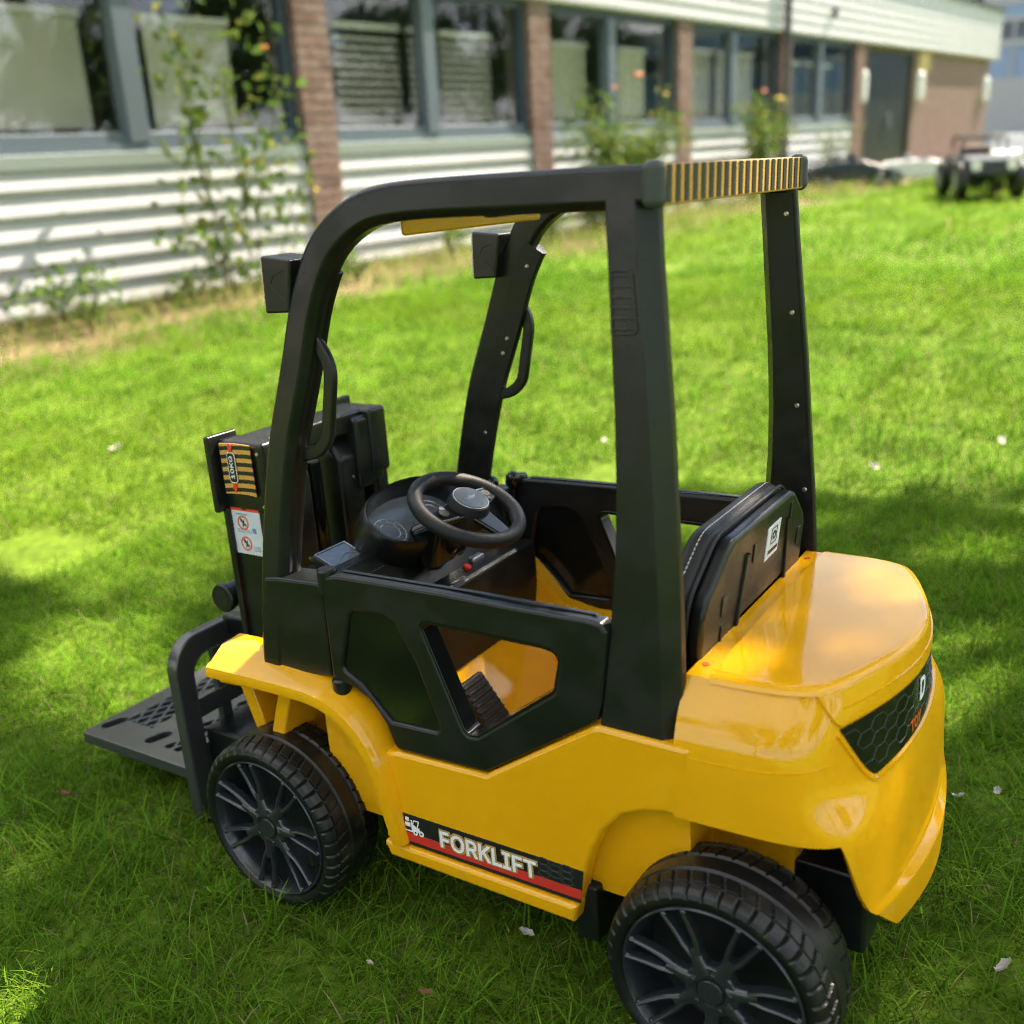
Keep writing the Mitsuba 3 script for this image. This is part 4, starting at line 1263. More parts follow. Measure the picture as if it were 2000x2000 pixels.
for i in range(len(PIL) - 1):
    a, b = PIL[i] + PW, PIL[i + 1]
    for j in range(6):
        bd('cladding_board', board(a + .004, b - .004, .18 + j * .1416, out=.045), 'cladding_white', 25)
    bd('plinth', box(a, b, -.02, .2, -.2, .185), 'plinth', False)
    bd('backing_wall', box(a, b, -.018, .15, .17, 1.03), 'mortar', False)
    bd('window_sill', prism(Polygon([(-.085, 1.03), (-.085, 1.108), (-.06, 1.112), (.06, 1.128), (.06, 1.03)]), a, b, .002, 'x'), 'sill_grey', 30)
    bd('window_sill__ledge', prism(Polygon([(-.05, 1.112), (-.05, 1.165), (.045, 1.172), (.045, 1.118)]), a, b, .002, 'x'), 'frame_slate', 30)
    wk = bd('window', cat(rbox(a, a + .07, -.03, .05, 1.165, 2.29, .004), rbox(b - .07, b, -.03, .05, 1.165, 2.29, .004), rbox(a + .07, b - .07, -.03, .05, 2.20, 2.29, .004)), 'frame_dark', 40)
    mid = (a + b) / 2 - .10
    put(wk + '__mullion', xform(rbox(mid - .075, mid + .075, -.065, .05, 1.165, 2.2, .006), FB, F0), 'frame_slate', 40)
    put(wk + '__bottom_rail', xform(rbox(a + .07, b - .07, -.035, .05, 1.165, 1.222, .004), FB, F0), 'frame_slate', 40)
    put(wk + '__inner_sill', xform(box(a, b, .06, .32, 1.20, 1.235), FB, F0), 'sill_light', False)
    for x0, x1 in ((a + .07, mid - .075), (mid + .075, b - .07)):
        put(wk + '__pane', xform(mesh([(x0, .01, 1.222), (x1, .01, 1.222), (x1, .01, 2.2), (x0, .01, 2.2)], [(0, 1, 2), (0, 2, 3)]), FB, F0), 'pane_glass', False)


def blind(s0, s1, z0, z1, d, kind, mat):
    (a, za), (b, zb) = deep(s0, z0, d), deep(s1, z1, d)
    bk = key_for(f'{BD}__blind')
    scene[bk] = mikit.ply(xform(rbox(a - .01, b + .01, d - .03, d + .03, zb, zb + .05, .004), FB, F0), 'sill_light', smooth=40)
    if kind == 'closed':
        slats(bk, a, b, za, zb, d, .0335, 66, mat, .040)
    elif kind == 'open':
        slats(bk, a, b, za, zb, d, .066, 40, mat, .056)
    else:
        n_ = max(1, int(round((b - a) / .12)))
        for j in range(n_):
            s = a + (j + .5) * (b - a) / n_
            put(bk + '__vane', xform(xform(rbox(-.054, .054, -.002, .002, za, zb, .0018, 6), rot((0, 0, 1), kind)), FB, F0 + FB @ np.array([s, d, 0])), mat, False)


blind(-3.9, -3.1, 1.26, 1.88, .22, 'closed', 'blind_cream')
blind(-1.02, -.24, 1.26, 1.88, .22, 'closed', 'blind_cream')
blind(-.065, .0, 1.28, 1.88, .22, 'closed', 'blind_cream')
blind(.21, .87, 1.26, 1.88, .22, 'closed', 'blind_cream')
blind(1.86, 2.58, 1.26, 1.93, .22, 'open', 'blind_cream')
blind(2.70, 2.88, 1.26, 1.93, .22, 'open', 'blind_cream')
blind(3.09, 3.77, 1.26, 1.92, .22, 'open', 'blind_cream')
blind(4.74, 5.34, 1.26, 1.91, .22, 4, 'blind_green')
blind(5.96, 6.51, 1.26, 1.90, .22, 4, 'blind_green')
blind(7.62, 8.08, 1.26, 1.95, .22, 10, 'blind_cream')
blind(8.22, 8.45, 1.26, 1.95, .22, 10, 'blind_cream')
blind(8.70, 9.25, 1.26, 1.95, .22, 10, 'blind_cream')
for s0, s1 in ((10.52, 10.76), (10.98, 11.22), (11.55, 11.95)):
    blind(s0, s1, 1.24, 1.89, .22, 20, 'blind_cream')
# fascia boards, roof, end wall, door
FO = .13
zb = 2.272
for s0, s1 in ((-8.0, 3.2), (3.2, 9.93), (9.97, 21.35)):
    for j in range(7):
        bd('fascia_board', board(s0 + .003, s1 - .003, zb + j * .1335, .1330, FO - .02, .45), 'cladding_white', 25)
bd('soffit', box(-8, 21.3, -FO + .03, .3, zb + .002, zb + .03), 'cladding_white', False)
bd('roof', cat(box(-8.1, 21.45, -FO - .05, 9.2, 3.207, 3.26)), 'pipe_dark', False)
bd('fascia_backing', box(-8, 21.34, -FO + .03, .25, zb + .03, 3.206), 'mortar', False)
bd('end_return', box(21.33, 21.37, -FO, 9, zb, 3.206), 'cladding_white', False)
kk = bd('end_wall', courses(15.98, 21.08, .0, 2.275, .02), 'brick_b', False)
labels[kk] = {'label': 'plain brick end wall beyond the door', 'kind': 'stuff'}
bd('end_wall_core', box(15.95, 21.07, -.012, .2, -.2, 2.275), 'mortar', False)
bd('side_wall', box(20.9, 21.07, .2, 9, -.2, 3.2), 'brick_b', False)
bd('room', cat(box(-8, 15.9, 3.4, 3.5, -.1, 3.2), box(-8, 15.9, .2, 3.4, 2.42, 2.5), box(-8, 15.9, .2, 3.4, .0, .05), box(-8.1, -8, .2, 3.4, 0, 2.5), box(15.9, 16, .2, 3.4, 0, 2.5)), 'room_wall', False)
bd('back_wall', box(-8, 21.3, 9, 9.2, -.2, 3.2), 'brick_b', False)
D0, D1 = 13.40, 15.92
dk = bd('door', cat(rbox(D0 + .10, (D0 + D1) / 2 - .004, .02, .07, .08, 2.2, .004), rbox((D0 + D1) / 2 + .004, D1 - .06, .02, .07, .08, 2.2, .004)), 'door_dark', 40, 'dark double door under the white fascia')
put(dk + '__frame', xform(cat(rbox(D0 + .02, D0 + .10, -.03, .1, .05, 2.27, .004), rbox(D1 - .06, D1 + .02, -.03, .1, .05, 2.27, .004), rbox(D0 + .10, D1 - .06, -.03, .1, 2.2, 2.27, .004)), FB, F0), 'door_wood', 40)
put(dk + '__threshold', xform(box(D0, D1, -.1, .1, .0, .08), FB, F0), 'plinth', False)
put(dk + '__handle', xform(rbox((D0 + D1) / 2 + .05, (D0 + D1) / 2 + .08, -.04, .02, 1.0, 1.25, .008), FB, F0), 'steel', 40)
bd('door_pier', box(13.18, 13.41, -.02, .2, -.2, 2.28), 'brick_b', False)
for s, z, lab in ((13.22, 1.64, 'white oval wall lamp on the brick pier left of the dark door'), (16.20, 1.68, 'white oval wall lamp on the brick wall right of the dark door'), (20.75, 1.68, 'white oval wall lamp at the far end of the brick end wall')):
    k = put('wall_lamp', xform(hs([(s - .03, -.05, z - .17), (s + .03, -.05, z - .17), (s - .03, -.05, z + .17), (s + .03, -.05, z + .17)], .085), FB, F0), 'lamp_white', 40)
    tag(k, lab, 'wall lamp', 'white wall lamps on the building')
k = put('notice_board', xform(rbox(16.14, 16.74, -.055, -.022, 1.93, 2.255, .006), FB, F0), 'notice_yellow', 40)
tag(k, 'small yellowish notice panel high on the brick wall beside the dark door', 'sign')
k = put('downpipe', xform(cat(cyl((9.95, -.185, .05), (9.95, -.185, 3.2), .042, 16)), FB, F0), 'pipe_dark', 40)
tag(k, 'dark downpipe running down the white fascia and brick pillar', 'downpipe')
k = put('fascia_fitting', xform(hs([(11.66, -.17, 2.56), (11.66, -.17, 2.66), (11.74, -.15, 2.66)], .03), FB, F0), 'pipe_dark', 40)
tag(k, 'small grey fitting on the white fascia right of the downpipe', 'wall fitting')

# ================================================================ far building at the right edge
R2 = np.cross(CAM_DIR, CAM_UP); R2[2] = 0; R2 /= np.linalg.norm(R2)
def pix(u, v):
    q = np.array([(u - 1000) / 2013.57, (v - 1000) / 2013.57, 1.0]); return q @ R3
d0 = pix(1940, 200); d0 = d0 / np.hypot(d0[0], d0[1])
O2 = CAM * [1, 1, 0] + np.array([d0[0], d0[1], 0]) * 40
X2 = -np.array([U[1], -U[0], 0]) * 0 + np.array([-N[0], -N[1], 0])    # to the right, square to the long building
Y2 = U
F2 = np.stack([X2, Y2, [0, 0, 1.0]], 1)
bsdf('panel_blue', (.13, .22, .36), .25, .5)
bsdf('panel_navy', (.03, .05, .085), .25, .5)
bsdf('panel_grey', (.26, .30, .33), .5, .3)
FBk = 'office_building'
tag(FBk, 'far grey office building with blue and navy horizontal bands at the right edge', 'building')
for z0, z1, mt, o, nm in ((-.5, 2.35, 'panel_grey', 0, 'wall'), (2.35, 3.32, 'panel_blue', .05, 'window_band'), (3.32, 3.52, 'panel_grey', 0, 'wall_band'), (3.52, 4.05, 'panel_navy', .05, 'window_band'), (4.05, 4.2, 'panel_grey', 0, 'wall_band'), (4.2, 4.55, 'panel_blue', .03, 'parapet_band'), (4.55, 5.0, 'panel_grey', 0, 'roof_edge')):
    put(f'{FBk}__{nm}', xform(box(-.6, 24, o, 12, z0, z1), F2, O2), mt, False)
for i in range(12):
    put(f'{FBk}__window_post', xform(box(.4 + i * 2.0, .48 + i * 2.0, -.02, .08, 2.35, 4.05), F2, O2), 'panel_grey', False)
# ================================================================ plants, trees
scene['leaf_mat'] = {'type': 'principledthin', 'base_color': VCOL, 'roughness': .5, 'spec_trans': 0.0, 'diff_trans': .7, 'eta': 1.4}
bsdf('bark', (.085, .065, .045), .9, .1)
bsdf('green_stem', (.10, .12, .04), .8, .2)
bsdf('petal_orange', (.65, .22, .04), .6, .2)
bsdf('petal_yellow', (.70, .52, .08), .6, .2)
bsdf('petal_pink', (.70, .26, .16), .6, .2)


def leaf_mesh(P, size, seed, cols, flat=0.0, asp=.55):
    """one diamond-shaped folded leaf per point"""
    g = np.random.default_rng(seed); n = len(P)
    d = g.normal(size=(n, 3)); d[:, 2] = d[:, 2] * (1 - flat) - .25; d /= np.linalg.norm(d, axis=1)[:, None]
    e = np.cross(d, g.normal(size=(n, 3))); e /= np.linalg.norm(e, axis=1)[:, None]
    nn = np.cross(d, e)
    L = size * g.uniform(.65, 1.25, n)[:, None]
    v = np.stack([P, P + d * L * .45 + e * L * asp * .5 + nn * L * .10, P + d * L, P + d * L * .45 - e * L * asp * .5 + nn * L * .10], 1)
    f = (np.array([(0, 1, 2), (0, 2, 3)])[None] + (np.arange(n) * 4)[:, None, None]).reshape(-1, 3)
    cols = np.asarray(cols); k = g.random(n)
    c = cols[g.integers(0, len(cols), n)] * g.uniform(.75, 1.25, (n, 1))
    return mesh(v.reshape(-1, 3), f), np.repeat(c, 4, 0)


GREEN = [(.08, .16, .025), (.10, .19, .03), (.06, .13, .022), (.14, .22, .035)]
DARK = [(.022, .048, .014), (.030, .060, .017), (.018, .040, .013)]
ROSE = [(.11, .18, .04), (.15, .21, .045), (.20, .22, .05), (.08, .14, .035), (.09, .16, .035)]


def put_leaves(key, P, size, seed, cols, **kw):
    m, c = leaf_mesh(np.asarray(P), size, seed, cols, **kw)
    k = key_for(key)
    scene[k] = mikit.ply(m, 'leaf_mat', smooth=False, color=c)
    return k


def branch(a, b, r0, r1, n, seed, wob=.08):
    g = np.random.default_rng(seed)
    t = np.linspace(0, 1, n)[:, None]; L = np.linalg.norm(np.asarray(b) - a)
    p = np.asarray(a) * (1 - t) + np.asarray(b) * t
    w = g.normal(0, wob * L, (n, 3)); w[0] = w[-1] = 0; w = (w + np.roll(w, 1, 0) + np.roll(w, -1, 0)) / 3; w[0] = 0
    p = p + w
    return p, sweep(p, circ(1.0, 8), scale=np.linspace(r0, r1, n), up=(.3, .1, .95) if abs((np.asarray(b) - a)[2]) < .8 * L else (1, .1, 0))


def clump_points(c, R, n, g, fill=.55):
    d = g.normal(size=(n, 3)); d /= np.linalg.norm(d, axis=1)[:, None]
    return np.asarray(c) + d * R * (fill + (1 - fill) * g.random((n, 1))) * [1, 1, .8]


def tree(key, label, base, h, cr, seed, n_leaf=9000, cols=DARK, leaf=.16, trunk_r=.18, group=None):
    g = np.random.default_rng(seed); base = np.asarray(base, float)
    tag(key, label, 'tree', group)
    _, tm = branch(base - [0, 0, .3], base + [g.normal(0, .3), g.normal(0, .3), h * .62], trunk_r, trunk_r * .4, 9, seed, .03)
    put(key + '__trunk', tm, 'bark', 40)
    P, lim = [], []
    nc = 26
    for i in range(nc):
        a = g.uniform(0, 2 * PI); e = g.uniform(-.35, 1)
        rr = cr * g.uniform(.45, .95) * math.sqrt(max(.05, 1 - max(e, 0) ** 2))
        c = base + [rr * math.cos(a), rr * math.sin(a), h * .62 + e * h * .34]
        P.append(clump_points(c, cr * g.uniform(.22, .40), n_leaf // nc, g))
        if i % 3 == 0:
            lim.append(branch(base + [0, 0, h * g.uniform(.3, .55)], c, trunk_r * .35, trunk_r * .06, 6, seed * 31 + i)[1])
    put(key + '__limbs', cat(*lim), 'bark', 40)
    k = put_leaves(key + '__crown', np.vstack(P), leaf, seed + 1, cols)
    labels[k] = {'label': 'leafy crown', 'kind': 'stuff'}


# ---- the tree whose shade lies over the truck (it stands to the right, outside the picture)
SH = SUN / SUN[2]
def shade_of(p):
    """ground point under whose line to the sun the point p of the forklift lies"""
    q = V @ np.asarray(p, float)
    return (q[0] - SH[0] * q[2], q[1] - SH[1] * q[2])


lit = [((-.26, -.90), (.40, .29)), ((.03, -1.55), (.15, .09)), ((1.50, -.12), (.42, .19)), ((.86, .66), (.20, .15)), (shade_of((.07, -.085, .974)), (.13, .13)),
       (shade_of((.022, .165, .465)), (.030, .030)), (shade_of((-.039, .110, .465)), (.030, .030)), (shade_of((.5, 0, .2)), (.05, .06)),
       ((-.55, .35), (.2, .12)), ((.1, 1.6), (.2, .15))]
g = np.random.default_rng(77)
pts = []
NL = 44000
gx_, gy_ = g.uniform(-1.9, 3.2, NL), g.uniform(-2.4, 2.5, NL)
wob = .22 * (meshkit.fbm(np.stack([gx_ * 1.1, gy_ * 1.1, gx_ * 0], -1), 4, 5) - .5) * 2
edge_d = (gx_ - 0) * -.585 + (gy_ + 2.1) * .811 + wob
ok = (edge_d > -.12) & (np.hypot((gx_ - .5) / 2.7, (gy_ - .2) / 2.5) < 1 + wob * .5)
for (cx, cy), (rx, ry) in lit:
    q = np.hypot((gx_ - cx) / rx, (gy_ - cy) / ry)
    ok &= q > 1 + (wob * .8 if rx > .12 else 0)
gap = meshkit.fbm(np.stack([gx_ * 4.5, gy_ * 4.5, gx_ * 0 + 4], -1), 3, 9)
ok &= ~(gap > .58 + .13 * np.clip((edge_d - .1) / .6, 0, 1))
gx_, gy_ = gx_[ok], gy_[ok]
hgt = 4.5 + 2.2 * meshkit.fbm(np.stack([gx_ * .8, gy_ * .8, gx_ * 0 + 8], -1), 3, 2) + g.uniform(0, 1.5, len(gx_))
CP = np.stack([gx_ + SH[0] * hgt, gy_ + SH[1] * hgt, hgt], 1)
# the crown also hangs over the truck, high up
n2 = 46000
oc_ = np.stack([g.uniform(-2.6, 3.0, n2), g.uniform(-3.6, 3.2, n2)], 1)
oh = 5.2 + 2.4 * meshkit.fbm(np.stack([oc_[:, 0] * .6, oc_[:, 1] * .6, oc_[:, 0] * 0 + 3], -1), 3, 6) + g.uniform(0, 1.2, n2)
gs = oc_ - SH[:2] * oh[:, None]
okk = (gs[:, 1] > 2.15 + .1 * gs[:, 0]) & (meshkit.fbm(np.stack([oc_[:, 0] * 1.6, oc_[:, 1] * 1.6, oh * 1.2], -1), 3, 19) < .80)
CP = np.vstack([CP, np.c_[oc_, oh][okk]])
TK = 'shade_tree'
tag(TK, 'leafy tree right of the toy forklift, shading it, outside the picture', 'tree')
cc_ = CP[:20000].mean(0)
tb = np.array([cc_[0] - 1.2, cc_[1] - 2.2, .1])
put(TK + '__trunk', branch(tb, cc_ + [-.3, -.5, -.8], .20, .09, 10, 3, .03)[1], 'bark', 40)
put(TK + '__limbs', cat(*[branch(cc_ + [-.5, -.9, -1.4], CP[i], .06, .012, 7, 50 + i, .06)[1] for i in range(0, 14)]), 'bark', 40)
k = put_leaves(TK + '__crown', CP, .085, 4, GREEN, asp=.75)
labels[k] = {'label': 'leafy crown', 'kind': 'stuff'}

# ---- trees behind the camera, seen as dark shapes in the window glass
for i, (x, y, h, r) in enumerate(((-13.5, -8, 4.0, 2.2), (-12.6, -13, 4.3, 2.4), (-14, -17.5, 5.2, 2.8), (-12.5, -22.5, 5.0, 2.6), (-14, -28, 5.8, 3.1), (-15, -34, 6, 3.3), (-14, -2, 3.4, 2.0))):
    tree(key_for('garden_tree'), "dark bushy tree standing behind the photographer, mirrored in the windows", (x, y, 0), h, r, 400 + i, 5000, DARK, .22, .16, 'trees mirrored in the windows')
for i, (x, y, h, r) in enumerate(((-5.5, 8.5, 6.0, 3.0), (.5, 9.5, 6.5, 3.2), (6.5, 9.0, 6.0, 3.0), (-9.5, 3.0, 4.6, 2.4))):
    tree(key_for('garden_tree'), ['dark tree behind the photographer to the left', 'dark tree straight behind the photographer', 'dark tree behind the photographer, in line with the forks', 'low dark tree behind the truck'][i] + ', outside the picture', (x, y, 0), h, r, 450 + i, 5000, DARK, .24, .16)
# ---- trees beyond the far building
for i, (u_, D_, h, r) in enumerate(((2020, 62, 13, 5.0), (2110, 55, 12, 5), (2230, 60, 12, 5), (1985, 75, 12.0, 3.2))):
    q = pix(u_, 200); q = q / np.hypot(q[0], q[1])
    tree(key_for('distant_tree'), ['large dark tree at the top right corner behind the blue-banded building', 'dark tree beyond the frame to the right of the blue-banded building', 'second dark tree beyond the frame right of the blue-banded building', 'small dark tree top left of the big one behind the blue-banded building'][i],
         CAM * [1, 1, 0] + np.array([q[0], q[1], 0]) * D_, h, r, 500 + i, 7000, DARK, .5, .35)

# ---- roses and weeds along the wall
def bush(key, label, stems, leaf_n, size, seed, cols, flowers=(), cat_='rose bush'):
    """stems: list of polylines on the facade as (s, z, out)"""
    g = np.random.default_rng(seed); P = []; sm = []
    tag(key, label, cat_)
    for st_ in stems:
        w = np.array([fac(*p) for p in st_])
        c = spline(w, 22) if len(w) > 2 else np.linspace(w[0], w[1], 22)
        sm.append(sweep(c, circ(1.0, 6), scale=np.linspace(.009, .003, 22), up=(.2, .9, .1)))
        n_ = leaf_n // len(stems)
        t = np.clip(g.beta(2.2, 1.15, n_), 0, 1) * 21
        i0 = t.astype(int).clip(0, 20); b = c[i0] + (c[i0 + 1] - c[i0]) * (t - i0)[:, None]
        sp_ = g.integers(0, max(2, n_ // 6), n_)
        off = g.normal(0, 1, (n_, 3)); cl = np.random.default_rng(seed + 5).normal(0, .085, (max(2, n_ // 6), 3))
        P.append(b + cl[sp_] + off * .045)
    k = put(key + '__stems', cat(*sm), 'green_stem', 40)
    k = put_leaves(key + '__leaves', np.vstack(P), size, seed + 1, cols, asp=.6)
    labels[k] = {'label': 'leaves', 'kind': 'stuff'}
    for s, z, o, mat, r in flowers:
        c = fac(s, z, o)
        pet = cat(*[xform(trimesh.creation.icosphere(1, 1.0), np.diag([r * .55, r * .55, r * .4]), c + r * .45 * np.array([math.cos(a), math.sin(a) * .8, .3 * math.sin(2 * a)])) for a in np.linspace(0, 2 * PI, 6)[:-1]] + [xform(trimesh.creation.icosphere(1, r * .45), None, c)])
        put(key + '__flower', pet, mat, True)


bush('rose_bush', 'tall sparse climbing rose in front of the nearest window, left of the first brick pillar',
     [[(.35, .0, .30), (.30, .7, .38), (.15, 1.2, .45), (.35, 1.75, .5)], [(.38, .0, .30), (.6, .6, .42), (.75, 1.05, .5), (.95, 1.0, .55)], [(.36, 0, .3), (.5, .9, .42), (.42, 1.5, .5), (.7, 1.95, .55)],
      [(.36, 0, .3), (.55, .8, .4), (.8, 1.35, .5), (.72, 1.75, .52)], [(.62, 0, .25), (.85, .45, .36), (.95, .75, .42), (1.1, .9, .45)], [(.36, 0, .3), (.2, .5, .45), (-.1, .75, .5)], [(.35, 0, .3), (.2, 1.0, .4), (.1, 1.6, .5), (.25, 2.05, .55)]],
     480, .095, 61, ROSE, [(.74, 1.70, .52, 'petal_orange', .028), (.50, 1.02, .5, 'petal_yellow', .03), (1.12, .80, .45, 'petal_yellow', .026)])
g = np.random.default_rng(8)
bush('rose_bush_001', 'rounded yellow-green rose bush in front of the third window, between two brick pillars',
     [[(5.1, .1, .4), (5.1 + .4 * a, .7, .5), (5.15 + 1.0 * a, 1.15 + .3 * b, .6)] for a, b in zip(np.linspace(-1, 1.1, 17), g.uniform(-.6, 1.2, 17))] + [[(4.9, .1, .4), (4.6, .5, .5), (4.35 + .3 * a, .75, .55)] for a in (-.3, .2, .6)],
     2200, .075, 62, ROSE, [(5.35, 1.62, .6, 'petal_pink', .05), (5.9, 1.45, .6, 'petal_yellow', .035), (4.9, 1.5, .6, 'petal_pink', .03)])
bush('rose_bush_002', 'smaller rose bush with a bare stem in front of the fourth brick pillar',
     [[(8.5, .1, .4), (8.5 + .15 * a, .8, .5), (8.5 + .55 * a, 1.2 + .25 * b, .6)] for a, b in zip(np.linspace(-1, 1, 11), g.uniform(-.5, 1, 11))],
     900, .08, 63, ROSE, [(8.75, 1.42, .6, 'petal_yellow', .05), (8.3, 1.5, .6, 'petal_pink', .04)])
bush('rose_bush_003', 'low thin shrub before the window nearest the dark door',
     [[(10.9, .1, .4), (10.9 + .2 * a, .6, .5), (10.9 + .8 * a, 1.0 + .12 * b, .55)] for a, b in zip(np.linspace(-1, 1, 9), g.uniform(-1, 1, 9))], 260, .06, 64, ROSE)
WD = [('bushy green weed at the foot of the white cladding, far left', -.82, .55, .30, 260), ('small green weed under the climbing rose', .12, .25, .20, 110), ('low green weed beside the roof bend of the forklift', 1.2, .7, .22, 120), ('tuft of weeds below the second window', 2.6, .4, .30, 160),
      ('weed clump before the second brick pillar', 3.9, .5, .32, 160), ('low weeds under the third window', 5.9, .5, .3, 160), ('weeds at the foot of the third brick pillar', 7.1, .5, .3, 140)]
for i, (lab, s, o, h, n_) in enumerate(WD):
    key = key_for('weed')
    gg = np.random.default_rng(900 + i)
    z0 = float(ground_z(*fac(s, 0, o)[:2]))
    bush(key, lab, [[(s, z0, o), (s + .12 * a, z0 + h * .6, o + .1 * b), (s + .26 * a, z0 + h * (1 - .3 * abs(a)), o + .2 * b)] for a, b in gg.uniform(-1, 1, (9, 2))], n_, .055, 910 + i, GREEN + ROSE[:2], cat_='weed')
# dry grass on the earth strip
sd = []
gg = np.random.default_rng(33)
m0, c0 = blades(1, .1, .1, .1, .01, 1)
n_ = 14000
S_, O_ = gg.uniform(-3.5, 15, n_), np.abs(gg.normal(.35, .65, n_)).clip(.06, 1.6)
X_ = F0[None] + U[None] * S_[:, None] - N[None] * O_[:, None]
Z_ = ground_z(X_[:, 0], X_[:, 1])
mm, cc2 = blades(n_, 1.0, .06, .26, .006, 44, .9, .55, 2)
vv = np.array(mm.vertices).reshape(n_, -1, 3)
basexy = (vv[:, 0] + vv[:, 1]) / 2
vv = vv - basexy[:, None] * [1, 1, 0] + np.stack([X_[:, 0], X_[:, 1], Z_], 1)[:, None]
mm.vertices = vv.reshape(-1, 3)
scene['dry_grass'] = mikit.ply(mm, 'grass_mat', smooth=True, color=cc2)
tag('dry_grass', 'dry straw-coloured grass and weeds on the bare earth along the wall', 'dry grass', None, 'stuff')
# ================================================================ other ride-on toys on the lawn, far right
bsdf('toy_navy', (.020, .028, .040), .3, .5)
bsdf('toy_white', (.62, .63, .64), .3, .5)
bsdf('toy_grey', (.16, .18, .20), .35, .5)
bsdf('toy_green', (.010, .018, .016), .35, .5)
bsdf('toy_brown', (.06, .03, .02), .5, .4)


def at(x, y, head):
    z = float(ground_z(x, y)) + .01
    A = np.eye(3); c, s = math.cos(head), math.sin(head); A[:2, :2] = [[c, -s], [s, c]]
    return A, np.array([x, y, z])


def toy(key, label, x, y, head, body, trim, profile, width, wheels, extra=()):
    """ride-on toy: body profile (x, z) extruded over its width, wheels (x, r), more parts"""
    A, t = at(x, y, head)
    tag(key, label, 'toy car')
    b = prism(rounded(Polygon(profile), .02), -width / 2, width / 2, .035, 'y', 4)
    put(key + '__body', xform(b, A, t), body, 40)
    for wx, r in wheels:
        for s in (1, -1):
            k = key_for(key + '__wheel')
            put(k, xform(fix(lathe([(r * .55, .05), (r * .9, .055), (r, .035), (r, -.035), (r * .9, -.055), (r * .55, -.05)], 28)), A, t + A @ np.array([wx, s * (width / 2 + .01), r])), 'tyre_rubber', 40)
            put(k + '__hub', xform(cyl((0, -.03, 0), (0, .03, 0), r * .52, 18, bev=.008), A, t + A @ np.array([wx, s * (width / 2 + .04), r])), 'toy_grey', 40)
    for nm, m, mat in extra:
        put(key + '__' + nm, xform(m, A, t), mat, 40)


toy('toy_car', 'low dark navy ride-on toy car with pale windscreen, in front of the dark door', 3.95, -14.5, math.radians(-150), 'toy_navy', 'toy_grey',
    [(-.55, .10), (-.54, .30), (-.30, .34), (-.22, .36), (.15, .36), (.30, .31), (.56, .24), (.58, .12), (.40, .08), (-.40, .08)], .52, [(-.36, .11), (.36, .11)],
    [('windscreen', prism(Polygon([(.12, .34), (.02, .46), (.0, .46), (.09, .34)]), -.22, .22, .004), 'toy_grey'), ('seat', rbox(-.22, -.12, -.18, .18, .33, .45, .03), 'toy_grey'), ('steering_wheel', cyl((.0, .0, .40), (-.02, 0, .415), .07, 16), 'black_plastic')])
toy('toy_car_001', 'white ride-on toy car between the dark toy car and the dark green buggy', 3.05, -14.9, math.radians(-165), 'toy_white', 'toy_grey',
    [(-.50, .10), (-.50, .30), (-.20, .33), (.10, .33), (.30, .29), (.50, .22), (.52, .12), (.36, .08), (-.36, .08)], .50, [(-.33, .10), (.33, .10)],
    [('windscreen', prism(Polygon([(.14, .31), (.02, .42), (.0, .42), (.11, .31)]), -.20, .20, .004), 'toy_grey'), ('seat', rbox(-.22, -.12, -.18, .18, .30, .40, .03), 'toy_grey')])
toy('toy_buggy', 'dark green ride-on toy buggy with big wheels and a brown seat, at the right edge', 1.78, -11.9, math.radians(112), 'toy_green', 'toy_grey',
    [(-.62, .24), (-.62, .44), (-.35, .46), (-.30, .40), (.10, .40), (.20, .47), (.60, .42), (.62, .26), (.45, .20), (-.45, .20)], .56, [(-.44, .20), (.44, .20)],
    [('seat', rbox(-.32, -.24, -.17, .17, .40, .55, .03), 'toy_brown'), ('seat_base', rbox(-.26, .04, -.2, .2, .38, .45, .03), 'toy_brown'),
     ('roll_bar', cat(tube(polyround([(-.30, -.24, .42), (-.30, -.24, .66), (-.30, .24, .66), (-.30, .24, .42)], .06), .018)), 'black_plastic'),
     ('windscreen_frame', tube(polyround([(.18, -.23, .45), (.10, -.23, .64), (.10, .23, .64), (.18, .23, .45)], .04), .014, up=(0, 0, 1)), 'black_plastic'),
     ('headlamp', cyl((.61, .18, .36), (.64, .18, .36), .05, 18), 'lamp_white'), ('headlamp', cyl((.61, -.18, .36), (.64, -.18, .36), .05, 18), 'lamp_white'), ('door_panel', prism(rounded(Polygon([(-.18, .24), (-.18, .38), (.14, .38), (.14, .24)]), .03), .275, .29, .004), 'black_plastic')])
toy('toy_car_002', 'white ride-on toy car behind the dark green buggy, at the right edge', 1.62, -13.6, math.radians(-120), 'toy_white', 'toy_grey',
    [(-.55, .16), (-.55, .42), (-.25, .46), (-.18, .62), (.10, .62), (.22, .46), (.55, .38), (.57, .18), (.40, .14), (-.40, .14)], .54, [(-.36, .14), (.36, .14)])

# ================================================================ fallen leaves on the lawn
bsdf('dead_leaf', (.16, .085, .045), .8, .2)
bsdf('pale_leaf', (.42, .40, .36), .8, .2)


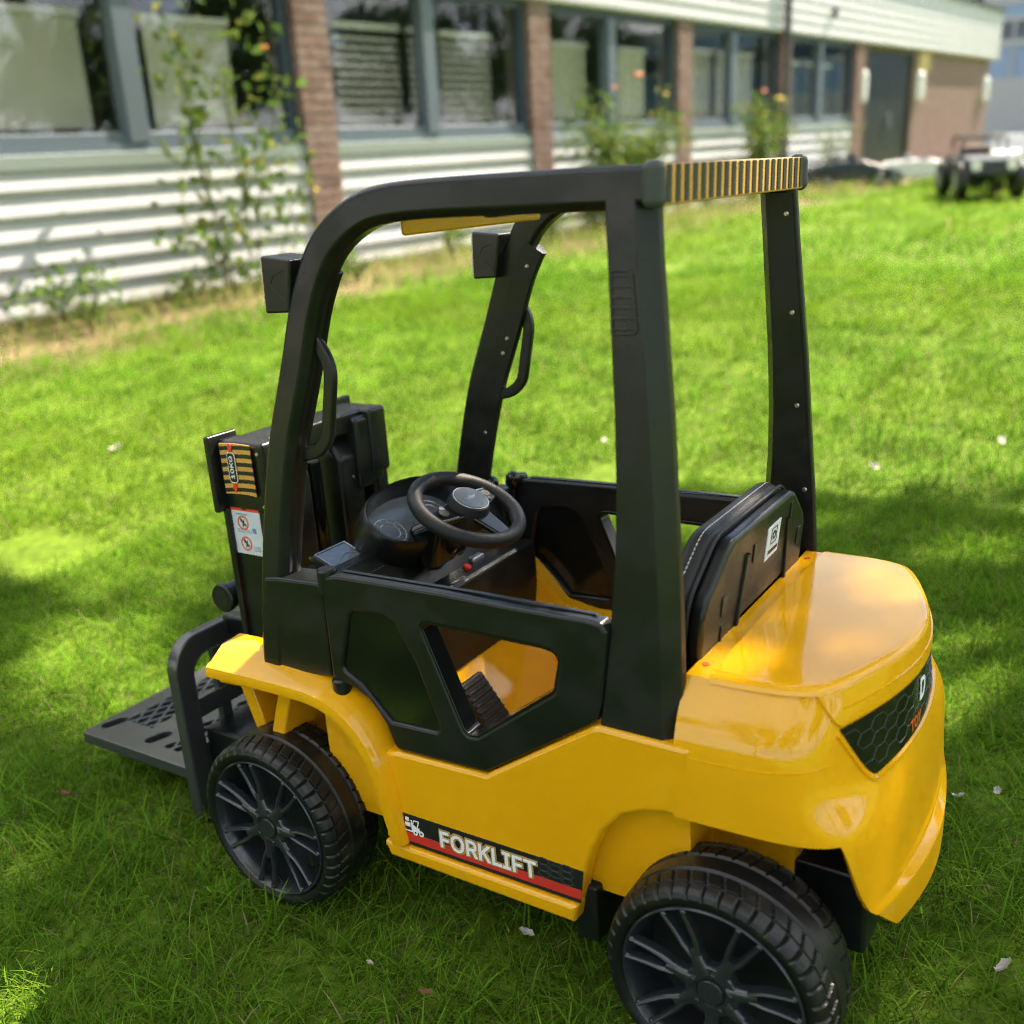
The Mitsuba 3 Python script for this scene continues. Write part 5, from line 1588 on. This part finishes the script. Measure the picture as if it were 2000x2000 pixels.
def fallen(u_, v_, mat, size, label, seed, lift=.035):
    g = np.random.default_rng(seed)
    d = pix(u_, v_); t = (lift - CAM[2]) / d[2]
    for _ in range(6):
        p = CAM + d * t; t = (float(ground_z(p[0], p[1])) + lift - CAM[2]) / d[2]
    p = CAM + d * t
    a = np.linspace(-1, 1, 9); b = np.linspace(-1, 1, 7); A_, B_ = np.meshgrid(a, b, indexing='ij')
    wv = np.sqrt(np.clip(1 - A_ ** 2, 0, 1)) * (.48 + .08 * np.sin(A_ * 9)) 
    P = np.stack([A_ * size / 2, B_ * wv * size / 2, size * (.16 * A_ ** 2 + .30 * np.abs(B_ * wv) + .05 * np.sin(A_ * 5 + B_ * 3))], -1)
    M = rot((0, 0, 1), g.uniform(0, 360)) @ rot((1, 0, 0), g.uniform(-35, 35)) @ rot((0, 1, 0), g.uniform(-25, 25))
    k = put('fallen_leaf', xform(loft(P, caps=False, closed=False), M, p), mat, True)
    tag(k, label, 'fallen leaf')


for i, a in enumerate(((128, 1553, 'dead_leaf', .034, 'brown curled fallen leaf in the grass at the left edge, left of the front wheel'), (722, 1882, 'pale_leaf', .016, 'small whitish scrap of leaf in the foreground grass, lower middle left'),
                       (1028, 1822, 'pale_leaf', .022, 'greyish fallen leaf in the shade below the FORKLIFT sill'), (832, 1940, 'dead_leaf', .020, 'small brown fallen leaf near the bottom edge of the picture'),
                       (1872, 1556, 'pale_leaf', .026, 'grey curled leaf in the grass just right of the rear bumper'), (1950, 1548, 'pale_leaf', .026, 'grey fallen leaf at the right edge, beside the rear bumper'),
                       (1962, 1890, 'pale_leaf', .030, 'pale curled leaf in the dark grass at the lower right'), (226, 876, 'pale_leaf', .05, 'pale leaf on the sunlit lawn, left of the mast'),
                       (1708, 912, 'pale_leaf', .04, 'pale leaf on the sunlit lawn right of the rear post'), (1955, 862, 'pale_leaf', .045, 'pale leaf on the sunlit lawn at the right edge'),
                       (1180, 862, 'pale_leaf', .04, 'whitish leaf on the lawn seen just left of the left rear post'), (660, 935, 'pale_leaf', .026, 'pale leaf on the lawn between mast and front post'))):
    fallen(*a[:5], 1200 + i, .05)
